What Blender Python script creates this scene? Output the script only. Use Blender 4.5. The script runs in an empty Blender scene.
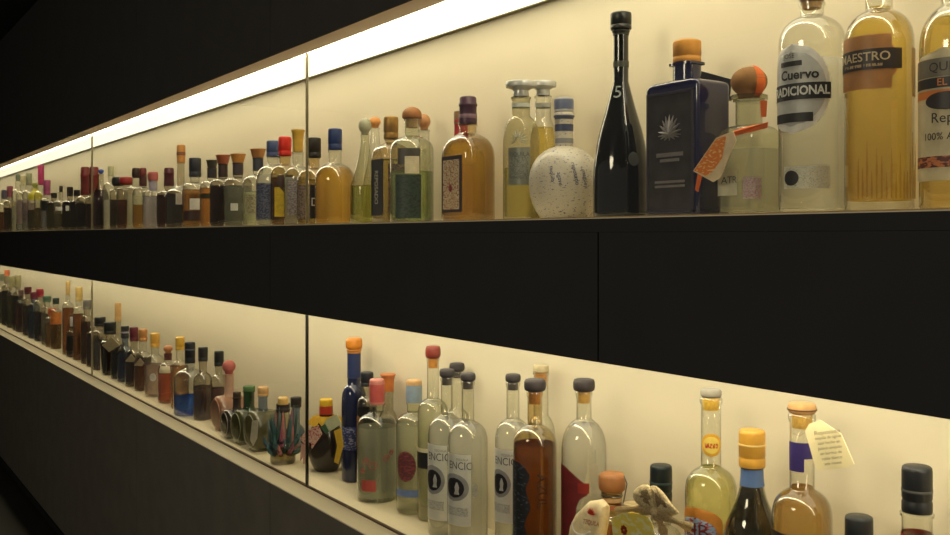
import bpy, bmesh, math, random
from mathutils import Vector
random.seed(7)
S = bpy.context.scene
COL = S.collection
S.view_settings.view_transform = 'Standard'
S.view_settings.look = 'None'
S.cycles.transparent_max_bounces = 40
S.cycles.max_bounces = 14
S.cycles.transmission_bounces = 12
S.cycles.diffuse_bounces = 5
S.cycles.glossy_bounces = 4
S.cycles.sample_clamp_indirect = 12.0

# ---------------------------------------------------------------- camera maths
F = 1000.0; CX = 475.0; HOR = 236.0; VPX = -180.0
TH = math.atan((CX - VPX) / F); CT, ST = math.cos(TH), math.sin(TH)
U = 1.25; D = U * CT; EYE = 1.56
Z_UP = EYE + .0235 * U          # upper shelf top
Z_LO = EYE - .547 * U           # lower shelf top
SHELF = {'U': Z_UP, 'L': Z_LO}
def ray(px):
    k = (px - CX) / F
    return (-CT + k * ST, ST + k * CT)
def at(px, Y):                  # world x and camera depth of a picture column on the plane y = Y
    dx, dy = ray(px); t = (Y + D) / dy
    return t * dx, t
def zat(py, Z): return EYE + (HOR - py) * Z / F
def P(px, py, Y):
    x, Z = at(px, Y)
    return Vector((x, Y, zat(py, Z)))

# ---------------------------------------------------------------- materials
def lin(c):
    out = []
    for v in c:
        v = v / 255.0
        out.append(v / 12.92 if v <= .04045 else ((v + .055) / 1.055) ** 2.4)
    return tuple(out)
MC = {}
WARM = (1.0, .95, .83)          # tint of the lamps: colours below are given as they look under it
WB = False
def alb(c):
    v = lin(c)
    return tuple(min(.92, a / b * .98) for a, b in zip(v, WARM)) if WB else v
BACK = (.80, .67, .41)          # brightness of the wall seen through a bottle
def trans(c): return tuple(min(.97, max(.012, a / b)) for a, b in zip(lin(c), BACK))
def newmat(name):
    m = bpy.data.materials.new(name); m.use_nodes = True
    nt = m.node_tree; nt.nodes.clear()
    o = nt.nodes.new('ShaderNodeOutputMaterial')
    return m, nt, o
def N(nt, t, **kw):
    n = nt.nodes.new(t)
    for k, v in kw.items():
        if k in n.inputs: n.inputs[k].default_value = v
        else: setattr(n, k, v)
    return n
def rgba(c): return (*lin(c), 1)
def plain(c, rough=.45, metal=0.0, var=.12, scale=60.0, coat=0.0):
    key = ('p', WB, tuple(c), rough, metal, var, scale, coat)
    if key in MC: return MC[key]
    m, nt, o = newmat('painted_surface')
    p = N(nt, 'ShaderNodeBsdfPrincipled', Roughness=rough, Metallic=metal)
    p.inputs['Coat Weight'].default_value = coat
    tc = N(nt, 'ShaderNodeTexCoord'); nz = N(nt, 'ShaderNodeTexNoise', Scale=scale, Detail=3.0)
    nt.links.new(tc.outputs['Object'], nz.inputs['Vector'])
    mr = N(nt, 'ShaderNodeMapRange'); mr.inputs[1].default_value = .3; mr.inputs[2].default_value = .7
    mr.inputs[3].default_value = 1 - var; mr.inputs[4].default_value = 1 + var
    nt.links.new(nz.outputs[0], mr.inputs[0])
    mx = N(nt, 'ShaderNodeVectorMath', operation='SCALE'); mx.inputs[0].default_value = alb(c)
    nt.links.new(mr.outputs[0], mx.inputs['Scale'])
    nt.links.new(mx.outputs[0], p.inputs['Base Color'])
    nt.links.new(p.outputs[0], o.inputs[0]); MC[key] = m
    return m
def printed(c, c2, scale=220.0, thr=.55, rough=.5, stretch=(1, 1, 2.2)):
    """label paper with fine irregular printed marks"""
    key = ('pr', WB, tuple(c), tuple(c2), scale, thr, rough, stretch)
    if key in MC: return MC[key]
    m, nt, o = newmat('printed_paper')
    p = N(nt, 'ShaderNodeBsdfPrincipled', Roughness=rough)
    tc = N(nt, 'ShaderNodeTexCoord'); mp = N(nt, 'ShaderNodeMapping'); mp.inputs['Scale'].default_value = stretch
    nz = N(nt, 'ShaderNodeTexNoise', Scale=scale, Detail=1.0)
    nt.links.new(tc.outputs['Object'], mp.inputs[0]); nt.links.new(mp.outputs[0], nz.inputs['Vector'])
    mr = N(nt, 'ShaderNodeMapRange'); mr.inputs[1].default_value = thr - .04; mr.inputs[2].default_value = thr + .04
    nt.links.new(nz.outputs[0], mr.inputs[0])
    mx = N(nt, 'ShaderNodeMix', data_type='RGBA'); mx.inputs[6].default_value = (*alb(c), 1); mx.inputs[7].default_value = (*alb(c2), 1)
    nt.links.new(mr.outputs[0], mx.inputs[0]); nt.links.new(mx.outputs[2], p.inputs['Base Color'])
    nt.links.new(p.outputs[0], o.inputs[0]); MC[key] = m
    return m
def glass(c=(250, 250, 244), edge=(132, 134, 108), refl=2.4, rough=.06, frost=0.0, frostc=(200, 190, 150)):
    """thin bottle glass: clear in the middle, darker where one looks along the wall, with a fresnel sheen"""
    key = ('g', tuple(c), tuple(edge), refl, rough, frost, tuple(frostc))
    if key in MC: return MC[key]
    m, nt, o = newmat('bottle_glass')
    lw = N(nt, 'ShaderNodeLayerWeight', Blend=.5)
    pw = N(nt, 'ShaderNodeMath', operation='POWER'); pw.inputs[1].default_value = 3.8
    nt.links.new(lw.outputs['Facing'], pw.inputs[0])
    mx = N(nt, 'ShaderNodeMix', data_type='RGBA'); mx.inputs[6].default_value = rgba(c); mx.inputs[7].default_value = rgba(edge)
    nt.links.new(pw.outputs[0], mx.inputs[0])
    tr = N(nt, 'ShaderNodeBsdfTransparent'); nt.links.new(mx.outputs[2], tr.inputs[0])
    gl = N(nt, 'ShaderNodeBsdfGlossy', Roughness=rough)
    fr = N(nt, 'ShaderNodeFresnel', IOR=1.5)
    ge = N(nt, 'ShaderNodeNewGeometry'); io = N(nt, 'ShaderNodeMapRange'); io.inputs[3].default_value = 1.5; io.inputs[4].default_value = 1 / 1.5
    nt.links.new(ge.outputs['Backfacing'], io.inputs[0]); nt.links.new(io.outputs[0], fr.inputs['IOR'])
    ml = N(nt, 'ShaderNodeMath', operation='MULTIPLY'); ml.inputs[1].default_value = refl
    nt.links.new(fr.outputs[0], ml.inputs[0])
    ms = N(nt, 'ShaderNodeMixShader'); nt.links.new(ml.outputs[0], ms.inputs[0])
    src = tr
    if frost:
        df = N(nt, 'ShaderNodeBsdfTranslucent', Color=rgba(frostc)); d2 = N(nt, 'ShaderNodeBsdfDiffuse', Color=rgba(frostc))
        a = N(nt, 'ShaderNodeMixShader'); a.inputs[0].default_value = .5
        nt.links.new(df.outputs[0], a.inputs[1]); nt.links.new(d2.outputs[0], a.inputs[2])
        b = N(nt, 'ShaderNodeMixShader'); b.inputs[0].default_value = frost
        nt.links.new(tr.outputs[0], b.inputs[1]); nt.links.new(a.outputs[0], b.inputs[2]); src = b
    nt.links.new(src.outputs[0], ms.inputs[1]); nt.links.new(gl.outputs[0], ms.inputs[2])
    nt.links.new(ms.outputs[0], o.inputs[0]); MC[key] = m
    return m
def liquid(c, mixr=.6, glow=.12):
    """spirit inside a bottle: tinted refraction with a little see-through and scattered light"""
    key = ('l', tuple(c), mixr, glow)
    if key in MC: return MC[key]
    m, nt, o = newmat('spirit_liquid')
    q = tuple(math.sqrt(v) for v in trans(c))
    lw = N(nt, 'ShaderNodeLayerWeight', Blend=.5)
    pw = N(nt, 'ShaderNodeMath', operation='POWER'); pw.inputs[1].default_value = 2.0
    nt.links.new(lw.outputs['Facing'], pw.inputs[0])
    mx = N(nt, 'ShaderNodeMix', data_type='RGBA'); mx.inputs[6].default_value = (*q, 1); mx.inputs[7].default_value = (*[v ** 1.5 * .88 for v in q], 1)
    nt.links.new(pw.outputs[0], mx.inputs[0])
    rf = N(nt, 'ShaderNodeBsdfRefraction', IOR=1.33, Roughness=0.0)
    tr = N(nt, 'ShaderNodeBsdfTransparent')
    nt.links.new(mx.outputs[2], rf.inputs[0]); nt.links.new(mx.outputs[2], tr.inputs[0])
    a = N(nt, 'ShaderNodeMixShader'); a.inputs[0].default_value = mixr
    nt.links.new(tr.outputs[0], a.inputs[1]); nt.links.new(rf.outputs[0], a.inputs[2])
    tl = N(nt, 'ShaderNodeBsdfTranslucent', Color=(*[min(.95, v * 1.05) for v in trans(c)], 1)); b = N(nt, 'ShaderNodeMixShader'); b.inputs[0].default_value = glow
    nt.links.new(a.outputs[0], b.inputs[1]); nt.links.new(tl.outputs[0], b.inputs[2])
    nt.links.new(b.outputs[0], o.inputs[0]); MC[key] = m
    return m

# ---------------------------------------------------------------- mesh helpers
def obj(name, bm, mat, parent=None, smooth=True, wn=False):
    bmesh.ops.recalc_face_normals(bm, faces=bm.faces[:])
    me = bpy.data.meshes.new(name); bm.to_mesh(me); bm.free()
    me.materials.append(mat)
    if smooth:
        for p in me.polygons: p.use_smooth = True
        try: me.set_sharp_from_angle(angle=math.radians(50))
        except Exception: pass
    o = bpy.data.objects.new(name, me); COL.objects.link(o)
    if parent is not None: o.parent = parent
    return o
def thing(name, label, cat, loc, rz=0.0, group=None):
    o = bpy.data.objects.new(name, None); COL.objects.link(o)
    o.empty_display_size = .03
    o.location = loc; o.rotation_euler = (0, 0, rz)
    o['label'] = label; o['category'] = cat
    if group: o['group'] = group
    return o
def tag(o, label, cat, group=None, kind=None):
    o['label'] = label; o['category'] = cat
    if group: o['group'] = group
    if kind: o['kind'] = kind
    return o
def box(bm, x0, x1, y0, y1, z0, z1, bev=0.0):
    vs = [bm.verts.new(c) for c in ((x0,y0,z0),(x1,y0,z0),(x1,y1,z0),(x0,y1,z0),(x0,y0,z1),(x1,y0,z1),(x1,y1,z1),(x0,y1,z1))]
    fs = [bm.faces.new([vs[i] for i in f]) for f in ((0,3,2,1),(4,5,6,7),(0,1,5,4),(1,2,6,5),(2,3,7,6),(3,0,4,7))]
    if bev:
        es = list({e for f in fs for e in f.edges})
        bmesh.ops.bevel(bm, geom=es, offset=bev, segments=2, affect='EDGES', profile=.6)
def sect(a, rx, ry, n):
    """point of a superellipse section in the direction a (0 = toward the viewer side, -y; + toward +x)"""
    s, c = math.sin(a), -math.cos(a)
    if n <= 2.01:
        if abs(rx - ry) < 1e-9: return rx * s, ry * c
        t = 1.0 / math.sqrt((s / rx) ** 2 + (c / ry) ** 2)
    else:
        t = (abs(s / rx) ** n + abs(c / ry) ** n) ** (-1.0 / n)
    return t * s, t * c
def angs(seg, rx, ry, n):
    if n <= 2.01: return [2 * math.pi * i / seg for i in range(seg)]
    out = []                                    # more points near the corners of a squarish section
    for i in range(seg):
        t = 2 * math.pi * i / seg
        s, c = math.sin(t), math.cos(t); e = 2.0 / n
        x = rx * math.copysign(abs(s) ** e, s); y = ry * math.copysign(abs(c) ** e, c)
        out.append(math.atan2(x, y))
    return out
def loft(bm, rows, seg=36, close=True):
    """rows: (z, rx, ry, n) bottom to top"""
    ref = max(rows, key=lambda r: r[1])
    A = angs(seg, ref[1], ref[2], ref[3])
    rings = []
    for (z, rx, ry, n) in rows:
        if rx < 1e-5: rings.append([bm.verts.new((0, 0, z))]); continue
        ring = []
        for a in A:
            x, y = sect(a, rx, ry, n); ring.append(bm.verts.new((x, y, z)))
        rings.append(ring)
    for r0, r1 in zip(rings, rings[1:]):
        for i in range(seg):
            j = (i + 1) % seg
            if len(r0) == 1 and len(r1) == 1: break
            if len(r0) == 1: bm.faces.new((r0[0], r1[j], r1[i]))
            elif len(r1) == 1: bm.faces.new((r0[i], r0[j], r1[0]))
            else: bm.faces.new((r0[i], r0[j], r1[j], r1[i]))
    if close:
        if len(rings[0]) > 1: bm.faces.new(rings[0][::-1])
        if len(rings[-1]) > 1: bm.faces.new(rings[-1])
def lathe(bm, prof, seg=32, close=True): loft(bm, [(z, r, r, 2) for (r, z) in prof], seg, close)
def bez(p0, p1, p2, p3, n):
    out = []
    for i in range(1, n + 1):
        t = i / n; u = 1 - t
        out.append(tuple(u**3*a + 3*u*u*t*b + 3*u*t*t*c + t**3*d for a, b, c, d in zip(p0, p1, p2, p3)))
    return out
def smoothprof(pts, n=6):
    """Catmull-Rom through (z, r) points"""
    out = [pts[0]]
    for i in range(len(pts) - 1):
        p0 = pts[max(i-1, 0)]; p1 = pts[i]; p2 = pts[i+1]; p3 = pts[min(i+2, len(pts)-1)]
        for k in range(1, n + 1):
            t = k / n
            v = []
            for a, b, c, d in zip(p0, p1, p2, p3):
                v.append(.5*((2*b)+(-a+c)*t+(2*a-5*b+4*c-d)*t*t+(-a+3*b-3*c+d)*t**3))
            out.append(tuple(v))
    return out
def tube(bm, pts, r, seg=8, closed=False):
    pts = [Vector(p) for p in pts]; n = len(pts); rings = []
    for i, p in enumerate(pts):
        if closed: d = pts[(i+1) % n] - pts[i-1]
        else: d = pts[min(i+1, n-1)] - pts[max(i-1, 0)]
        d.normalize()
        up = Vector((0, 0, 1)) if abs(d.z) < .9 else Vector((1, 0, 0))
        a = d.cross(up).normalized(); b = d.cross(a).normalized()
        rr = r[i] if isinstance(r, (list, tuple)) else r
        rings.append([bm.verts.new(p + (a*math.cos(2*math.pi*k/seg) + b*math.sin(2*math.pi*k/seg))*rr) for k in range(seg)])
    m = n if closed else n - 1
    for i in range(m):
        r0, r1 = rings[i], rings[(i+1) % n]
        for k in range(seg): bm.faces.new((r0[k], r0[(k+1) % seg], r1[(k+1) % seg], r1[k]))
    if not closed: bm.faces.new(rings[0][::-1]); bm.faces.new(rings[-1])
def sheet(bm, pts, off):
    """thin card between two copies of a polygon"""
    off = Vector(off)
    a = [bm.verts.new(Vector(p)) for p in pts]; b = [bm.verts.new(Vector(p) + off) for p in pts]
    bm.faces.new(a[::-1]); bm.faces.new(b); n = len(a)
    for i in range(n): bm.faces.new((a[i], a[(i+1) % n], b[(i+1) % n], b[i]))
def textmesh(s, size=1.0, spacing=1.0, fat=.0):
    cu = bpy.data.curves.new('lettering', 'FONT'); cu.body = s; cu.size = size; cu.space_character = spacing; cu.offset = fat
    cu.align_x = 'CENTER'; cu.align_y = 'CENTER'; cu.resolution_u = 3
    ob = bpy.data.objects.new('lettering', cu); COL.objects.link(ob)
    bpy.context.view_layer.update()
    dg = bpy.context.evaluated_depsgraph_get()
    me = bpy.data.meshes.new_from_object(ob.evaluated_get(dg))
    vs = [tuple(v.co) for v in me.vertices]; fs = [tuple(p.vertices) for p in me.polygons]
    bpy.data.objects.remove(ob); bpy.data.curves.remove(cu); bpy.data.meshes.remove(me)
    return vs, fs

# ---------------------------------------------------------------- bottles
class Bottle: pass
ALL = []
def bodyrows(H, R, rn, zs, zn, form, ry, n, lip):
    """rows (z, rx, ry, n) of the outer glass. H glass height, R body radius, rn neck radius, zs shoulder, zn neck foot"""
    pr = []
    if form in ('round', 'slope', 'square', 'soft'):
        c = min(R * .18, .008)
        pr += [(0, R - c * 1.3), (c * .25, R - c * .35), (c, R)]
        m = 6
        for i in range(1, m): pr.append((c + (zs - c) * i / m, R))
        pr.append((zs, R))
        ka, kb = {'round': (.85, .12), 'square': (.62, .1), 'slope': (.45, .55), 'soft': (.6, .4)}[form]
        h = zn - zs
        if form == 'square': b = bez((zs, R), (zs + h*.75, R), (zn - h*.05, R*.72), (zn, rn), 10)
        else: b = bez((zs, R), (zs + h*ka, R), (zn - h*kb, rn + (R-rn)*(.12 if form == 'round' else 0)), (zn, rn), 10)
        pr += b
    elif form == 'ball':
        zb = zn; a = math.asin(min(.99, rn / R))
        b0 = math.asin(.55)
        for i in range(15):
            t = -math.pi/2 + b0 + (math.pi - a - b0) * i / 14
            pr.append((zs + math.sin(t) * (zs if t < 0 else (zb - zs) / math.cos(a)), R * math.cos(t)))
        z0 = pr[0][0]; pr = [((z - z0) if i == 0 else max(z - z0 * max(0, 1 - i / 7), .0005 * i), r) for i, (z, r) in enumerate(pr)]
    elif form == 'cone':
        pr += [(0, R*.92), (.004, R*.985), (.012, R)]
        pr += [(z, r) for z, r in smoothprof([(zs*.55, R), (zs, R*.97), (zs+(zn-zs)*.35, R*.74+rn*.2), (zs+(zn-zs)*.7, R*.3+rn*.75), (zn, rn)], 5)]
    elif form == 'pyramid':
        pr += [(0, R*.95), (.004, R), (zs, R*.96)]
        pr += bez((zs, R*.96), (zs+(zn-zs)*.2, R*.8), (zn-(zn-zs)*.4, rn*1.3), (zn, rn), 8)
    if H - zn > .004:
        pr += [(zn + (H - zn) * .4, rn), (H - min(lip, (H-zn)*.4), rn)]
        pr += [(H - min(lip, (H-zn)*.4)*.85, rn*1.12), (H - min(lip, (H-zn)*.4)*.2, rn*1.12), (H, rn*1.0)]
    rows = []
    for z, r in pr:
        f = 0 if R - rn < 1e-6 else max(0, min(1, (r - rn) / (R - rn)))
        e = 1 + (ry - 1) * f ** .7
        nn = 2 + (n - 2) * f ** .8
        rows.append((z, r, r * e, nn))
    return rows
def rows_at(rows, z):
    if z <= rows[0][0]: return rows[0]
    for a, b in zip(rows, rows[1:]):
        if a[0] <= z <= b[0] and b[0] > a[0]:
            t = (z - a[0]) / (b[0] - a[0]); return tuple(u + (v - u) * t for u, v in zip(a, b))
    return rows[-1]
def surf(B, a, z, off):
    r = rows_at(B.rows, z); x, y = sect(a, r[1], r[2], max(2, r[3])); L = math.hypot(x, y)
    k = (L + off) / L
    return Vector((x * k, y * k, z))
def b_ang(B, px, z=None):
    f = 1.0 if z is None or not hasattr(B, 'rows') else max(.15, rows_at(B.rows, z)[1] / B.R)
    q = (px - B.cx) / (B.w * f / 2)
    ex = 0
    if q < -.98: ex = (q + .98) * 1.2; q = -.98
    if q > .98: ex = (q - .98) * 1.2; q = .98
    return B.phi + math.asin(q) + ex - B.rz
def b_z(B, py): return zat(py, B.Z) - B.z0
def wrap_patch(B, name, x0, x1, y0, y1, mat, parent=None, shape='rect', off=.0007, nu=14, nv=10, curve=None):
    """label on the glass between picture columns x0-x1 and rows y0-y1 (y0 above)"""
    z0, z1 = b_z(B, y1), b_z(B, y0); a0, a1 = b_ang(B, x0, (z0+z1)/2), b_ang(B, x1, (z0+z1)/2)
    bm = bmesh.new(); grid = []
    if shape in ('oval', 'arch', 'sil') : nv = 22
    for j in range(nv + 1):
        v = j / nv; l, r = 0.0, 1.0
        if shape == 'oval': h = math.sqrt(max(0, 1 - (2*v-1)**2)); l, r = .5 - h/2, .5 + h/2
        elif shape == 'arch':
            if v > .75: h = math.sqrt(max(0, 1 - ((v-.75)/.25)**2)); l, r = .5 - h/2, .5 + h/2
        elif shape == 'plaque':
            h = 1.0 if .22 < v < .78 else .86; l, r = .5 - h/2, .5 + h/2
        elif shape == 'sil':
            for (va, la, ra), (vb, lb, rb) in zip(curve, curve[1:]):
                if va <= v <= vb + 1e-6:
                    t = (v - va) / (vb - va); l = la + (lb-la)*t; r = ra + (rb-ra)*t; break
        if r - l < .02: m = (l + r)/2; l, r = m - .01, m + .01
        grid.append([bm.verts.new(surf(B, a0 + (a1-a0)*(l + (r-l)*i/nu), z0 + (z1-z0)*v, off)) for i in range(nu + 1)])
    for j in range(nv):
        for i in range(nu): bm.faces.new((grid[j][i], grid[j][i+1], grid[j+1][i+1], grid[j+1][i]))
    return obj(name, bm, mat, parent or B.root)
def wrap_text(B, s, px, py, size_px, mat, parent, off=.0014, rot=0.0, maxw=None, bold=1.0, spacing=1.0, fat=.0):
    """lettering wrapped on the glass, centred at picture point px, py, capital height size_px"""
    vs, fs = textmesh(s, 1.0, spacing, fat)
    if not vs: return None
    k = size_px * B.Z / F / .7
    if maxw:
        wid = max(v[0] for v in vs) - min(v[0] for v in vs)
        kx = min(k, maxw * B.Z / F / wid) if not rot else k
    else: kx = k
    z0 = b_z(B, py); a0 = b_ang(B, px, z0)
    bm = bmesh.new(); R = math.hypot(*surf(B, a0, z0, 0).xy)
    c, s_ = math.cos(rot), math.sin(rot); V = []
    for (x, y, _) in vs:
        x *= kx * bold; y *= k
        x, y = x * c - y * s_, x * s_ + y * c
        V.append(bm.verts.new(surf(B, a0 + x / R, z0 + y, off)))
    for f in fs:
        try: bm.faces.new([V[i] for i in f])
        except ValueError: pass
    return obj('lettering', bm, mat, parent, smooth=False)

def capshape(kind, r, h):
    """profiles (r, z) with z = 0 at the foot of the stopper"""
    if kind == 'cyl':
        return [(r*.97, 0), (r, h*.04), (r, h*.22), (r*.95, h*.25), (r*.95, h*.28), (r, h*.31), (r, h*.9), (r*.96, h*.97), (r*.85, h), (0, h)]
    if kind == 'foil':
        return [(r*1.0, 0), (r*1.02, h*.1), (r*.97, h*.3), (r*.95, h*.62), (r*1.05, h*.66), (r*1.05, h*.72), (r*.95, h*.76), (r*.94, h*.95), (r*.8, h), (0, h)]
    if kind == 'wood':       # flared wooden head on a dark collar
        return [(r*.66, 0), (r*.68, h*.05), (r*.72, h*.1), (r*.9, h*.8), (r, h*.9), (r*.98, h*.98), (r*.85, h), (0, h)]
    if kind == 'ball':
        return [(r*.55, 0), (r*.6, h*.04)] + [(r*math.cos(t), h*.53 + h*.47*math.sin(t)) for t in [-.9+2.47*i/12 for i in range(13)]][:-1] + [(0, h)]
    if kind == 'dome':
        return [(r*.9, 0), (r, h*.08), (r, h*.3)] + [(r*math.cos(t), h*.3 + h*.7*math.sin(t)) for t in [1.57*i/8 for i in range(1, 8)]] + [(0, h)]
    if kind == 'tcork':
        return [(r*.8, 0), (r*.95, h*.1), (r, h*.35), (r*.98, h*.75), (r*.88, h*.95), (r*.7, h), (0, h)]
    if kind == 'silver':
        return [(r*.5, 0), (r*.52, h*.1), (r*.5, h*.4), (r*.62, h*.5), (r*.98, h*.62), (r, h*.7), (r, h*.94), (r*.95, h), (0, h)]
    if kind == 'flare':
        return [(r*.72, 0), (r*.75, h*.5), (r*.85, h*.85), (r, h*.93), (r*.95, h), (0, h)]
    raise KeyError(kind)

def bottle(sh, cx, yt, w, ys, yn, wn, yc, label, Y=.15, yb=None, form='round', cap='cyl', capw=None, capc=(30, 30, 32), caprough=.4, capmetal=0.0,
           cap2=None, gl=None, body=None, liq=None, lev=None, labels=(), name='liquor_bottle', cat='bottle', group=None, ry=1.0, n=2.0,
           rz=0.0, seg=None, lip=.006, cork=None, collar=None, mixr=None, glow=None, foot=.004):
    if liq is not None:
        lum = sum(lin(liq)) / 3
        if mixr is None: mixr = .22 if lum > .55 else .5
        if glow is None: glow = .26 if lum > .55 else .12
    B = Bottle(); B.cx = cx; B.w = w
    dx, dy = ray(cx)
    if yb is not None:
        Z0 = (EYE - SHELF[sh]) * F / (yb - HOR); r = w / 2 * Z0 / F
        Zc = Z0 + r * .95; Y = Zc * dy - D
    X, Z = at(cx, Y); B.Z = Z; B.z0 = SHELF[sh]; B.Y = Y; B.X = X
    B.phi = math.pi/2 - TH - math.atan((cx - CX) / F); B.rz = rz
    k = Z / F
    R = w / 2 * k; rn = wn / 2 * k
    # a rotated squarish section is wider to the eye than its half width
    if n > 2.01:
        p = B.phi - rz
        R = R / max(abs(math.cos(p)) + ry * abs(math.sin(p)), 1) * 1.04
        rn = min(rn, R * .8)
    elif ry != 1.0:
        p = B.phi - rz
        R = R / math.hypot(math.cos(p), ry * math.sin(p))
    B.R = R
    H = zat(yc, Z) - B.z0; zs = zat(ys, Z) - B.z0; zn = zat(yn, Z) - B.z0; HT = zat(yt, Z) - B.z0
    zs = max(zs, .01); zn = max(zn, zs + .004); H = max(H, zn + .002)
    seg = seg or (40 if w > 30 else 24 if w > 16 else 16)
    if n > 2.01: seg = max(seg, 32)
    B.H = H; ALL.append((X, Y, R, R * (ry if n > 2.01 or ry != 1 else 1), name, cx, label))
    root = thing(name, label, cat, (X, Y, B.z0 + .0004), rz, group); B.root = root
    rows = bodyrows(H, R, rn, zs, zn, form, ry, n, lip); B.rows = rows
    bm = bmesh.new(); loft(bm, rows, seg)
    g = obj('glass' if body is None else 'body', bm, body or gl or glass(), root); B.g = g
    if liq is not None and body is None:
        zl = zat(lev, Z) - B.z0 if lev is not None else zn - .3 * (zn - zs)
        zl = min(zl, H * .96)
        wall = min(.0028, R * .12); lr = []
        for (z, rx, ryy, nn) in rows:
            if z < zl: lr.append((max(z, foot) if not lr else max(z, lr[-1][0] + 1e-5), max(rx - wall, rx*.6), max(ryy - wall, ryy*.6), nn))
        q = rows_at(rows, zl); lr.append((max(zl, lr[-1][0] + 1e-5), max(q[1]-wall, q[1]*.6), max(q[2]-wall, q[2]*.6), q[3]))
        bm = bmesh.new(); loft(bm, lr, seg); obj('liquid', bm, liquid(liq, mixr, glow), root)
    if cap:
        cr = (capw or wn * 1.15) / 2 * k; ch = HT - H
        bm = bmesh.new(); lathe(bm, [(r, z + H) for r, z in capshape(cap, cr, ch)], seg)
        c = obj('stopper' if cap in ('tcork', 'wood', 'ball', 'dome', 'silver') else 'cap', bm, plain(capc, caprough, capmetal), root); B.cap = c
        if cap2 is not None:     # coloured band on the cap
            zb0, zb1, cc = cap2
            r0 = cr * 1.012
            bm = bmesh.new(); lathe(bm, [(r0, H + ch*zb0), (r0*1.02, H + ch*(zb0*.8+zb1*.2)), (r0*1.02, H + ch*(zb0*.2+zb1*.8)), (r0, H + ch*zb1)], seg, False); obj('cap_band', bm, plain(cc, .4), c)
    if cork is not None:         # cork shank seen inside the neck
        cy, cc = cork
        bm = bmesh.new(); lathe(bm, [(rn*.78, zat(cy, Z) - B.z0), (rn*.84, H)], max(16, seg//2)); obj('cork', bm, plain(cc, .8, 0, .25, 300), root)
    if collar is not None:       # capsule or paper band round the neck, from y0 to y1
        for (y0, y1, cc) in (collar if isinstance(collar, list) else [collar]):
            za, zb = zat(y1, Z) - B.z0, zat(y0, Z) - B.z0; bm = bmesh.new()
            lathe(bm, [(rows_at(rows, za + (zb-za)*i/6)[1] + .0008, za + (zb-za)*i/6) for i in range(7)], seg, False)
            obj('neck_band', bm, plain(cc, .45), root)
    for L in labels:
        L = dict(L); mat = L.pop('m'); ln = L.pop('name', 'label'); txt = L.pop('t', ()); lb = L.pop('lab', None)
        o = wrap_patch(B, ln, L['x'][0], L['x'][1], L['y'][0], L['y'][1], mat, None, L.get('shape', 'rect'), L.get('off', .0007), curve=L.get('curve'))
        if lb: o['label'] = lb
        for t in txt: wrap_text(B, t[0], t[1], t[2], t[3], t[4], o, **(t[5] if len(t) > 5 else {}))
    return B
def local(B, v):
    """world point -> bottle's own coordinates"""
    d = Vector(v) - B.root.location; c, s = math.cos(-B.rz), math.sin(-B.rz)
    return Vector((d.x*c - d.y*s, d.x*s + d.y*c, d.z))
def card(B, name, pts, dy, mat, thick=.0012, label=None):
    """paper card hanging from a bottle; pts are picture points on the plane dy in front of the bottle's axis"""
    bm = bmesh.new(); sheet(bm, [local(B, P(x, y, B.Y + (dy[i] if isinstance(dy, (list, tuple)) else dy))) for i, (x, y) in enumerate(pts)], (0, thick, 0))
    o = obj(name, bm, mat, B.root, smooth=False)
    if label: o['label'] = label
    return o
def flat_text(B, s, px, py, size_px, dy, mat, parent, rot=0.0, off=.0015, scx=1.0):
    vs, fs = textmesh(s, 1.0); k = size_px / .7; bm = bmesh.new(); c, s_ = math.cos(rot), math.sin(rot); V = []
    for (x, y, _) in vs:
        x *= k * scx; y *= k; x, y = x*c - y*s_, x*s_ + y*c
        V.append(bm.verts.new(local(B, P(px + x, py - y, B.Y + dy - off))))
    for f in fs:
        try: bm.faces.new([V[i] for i in f])
        except ValueError: pass
    return obj('lettering', bm, mat, parent, smooth=False)
# ================================================================ camera
cam = bpy.data.cameras.new('camera'); camo = bpy.data.objects.new('camera', cam); COL.objects.link(camo)
cam.sensor_width = 36; cam.lens = F / 950 * 36; cam.shift_y = -(267.5 - HOR) / 950
camo.location = (0, -D, EYE); camo.rotation_euler = (math.pi/2, 0, math.pi/2 - TH); cam.clip_start = .02
S.camera = camo
w = bpy.data.worlds.new('world'); S.world = w; w.use_nodes = True
w.node_tree.nodes['Background'].inputs[0].default_value = (1, .93, .82, 1); w.node_tree.nodes['Background'].inputs[1].default_value = .14

rl = bpy.data.lights.new('front_fill', 'AREA'); rl.shape = 'DISK'; rl.size = 1.0; rl.energy = 46; rl.color = (1, .88, .70)  # added soft fill for the bottle fronts, no real fixture of the room
rlo = bpy.data.objects.new('front_fill', rl); COL.objects.link(rlo); rlo.location = (-.9, -3.4, 2.80)
rlo.rotation_euler = (Vector((-1.4, .1, 1.2)) - Vector(rlo.location)).to_track_quat('-Z', 'Y').to_euler()

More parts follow.
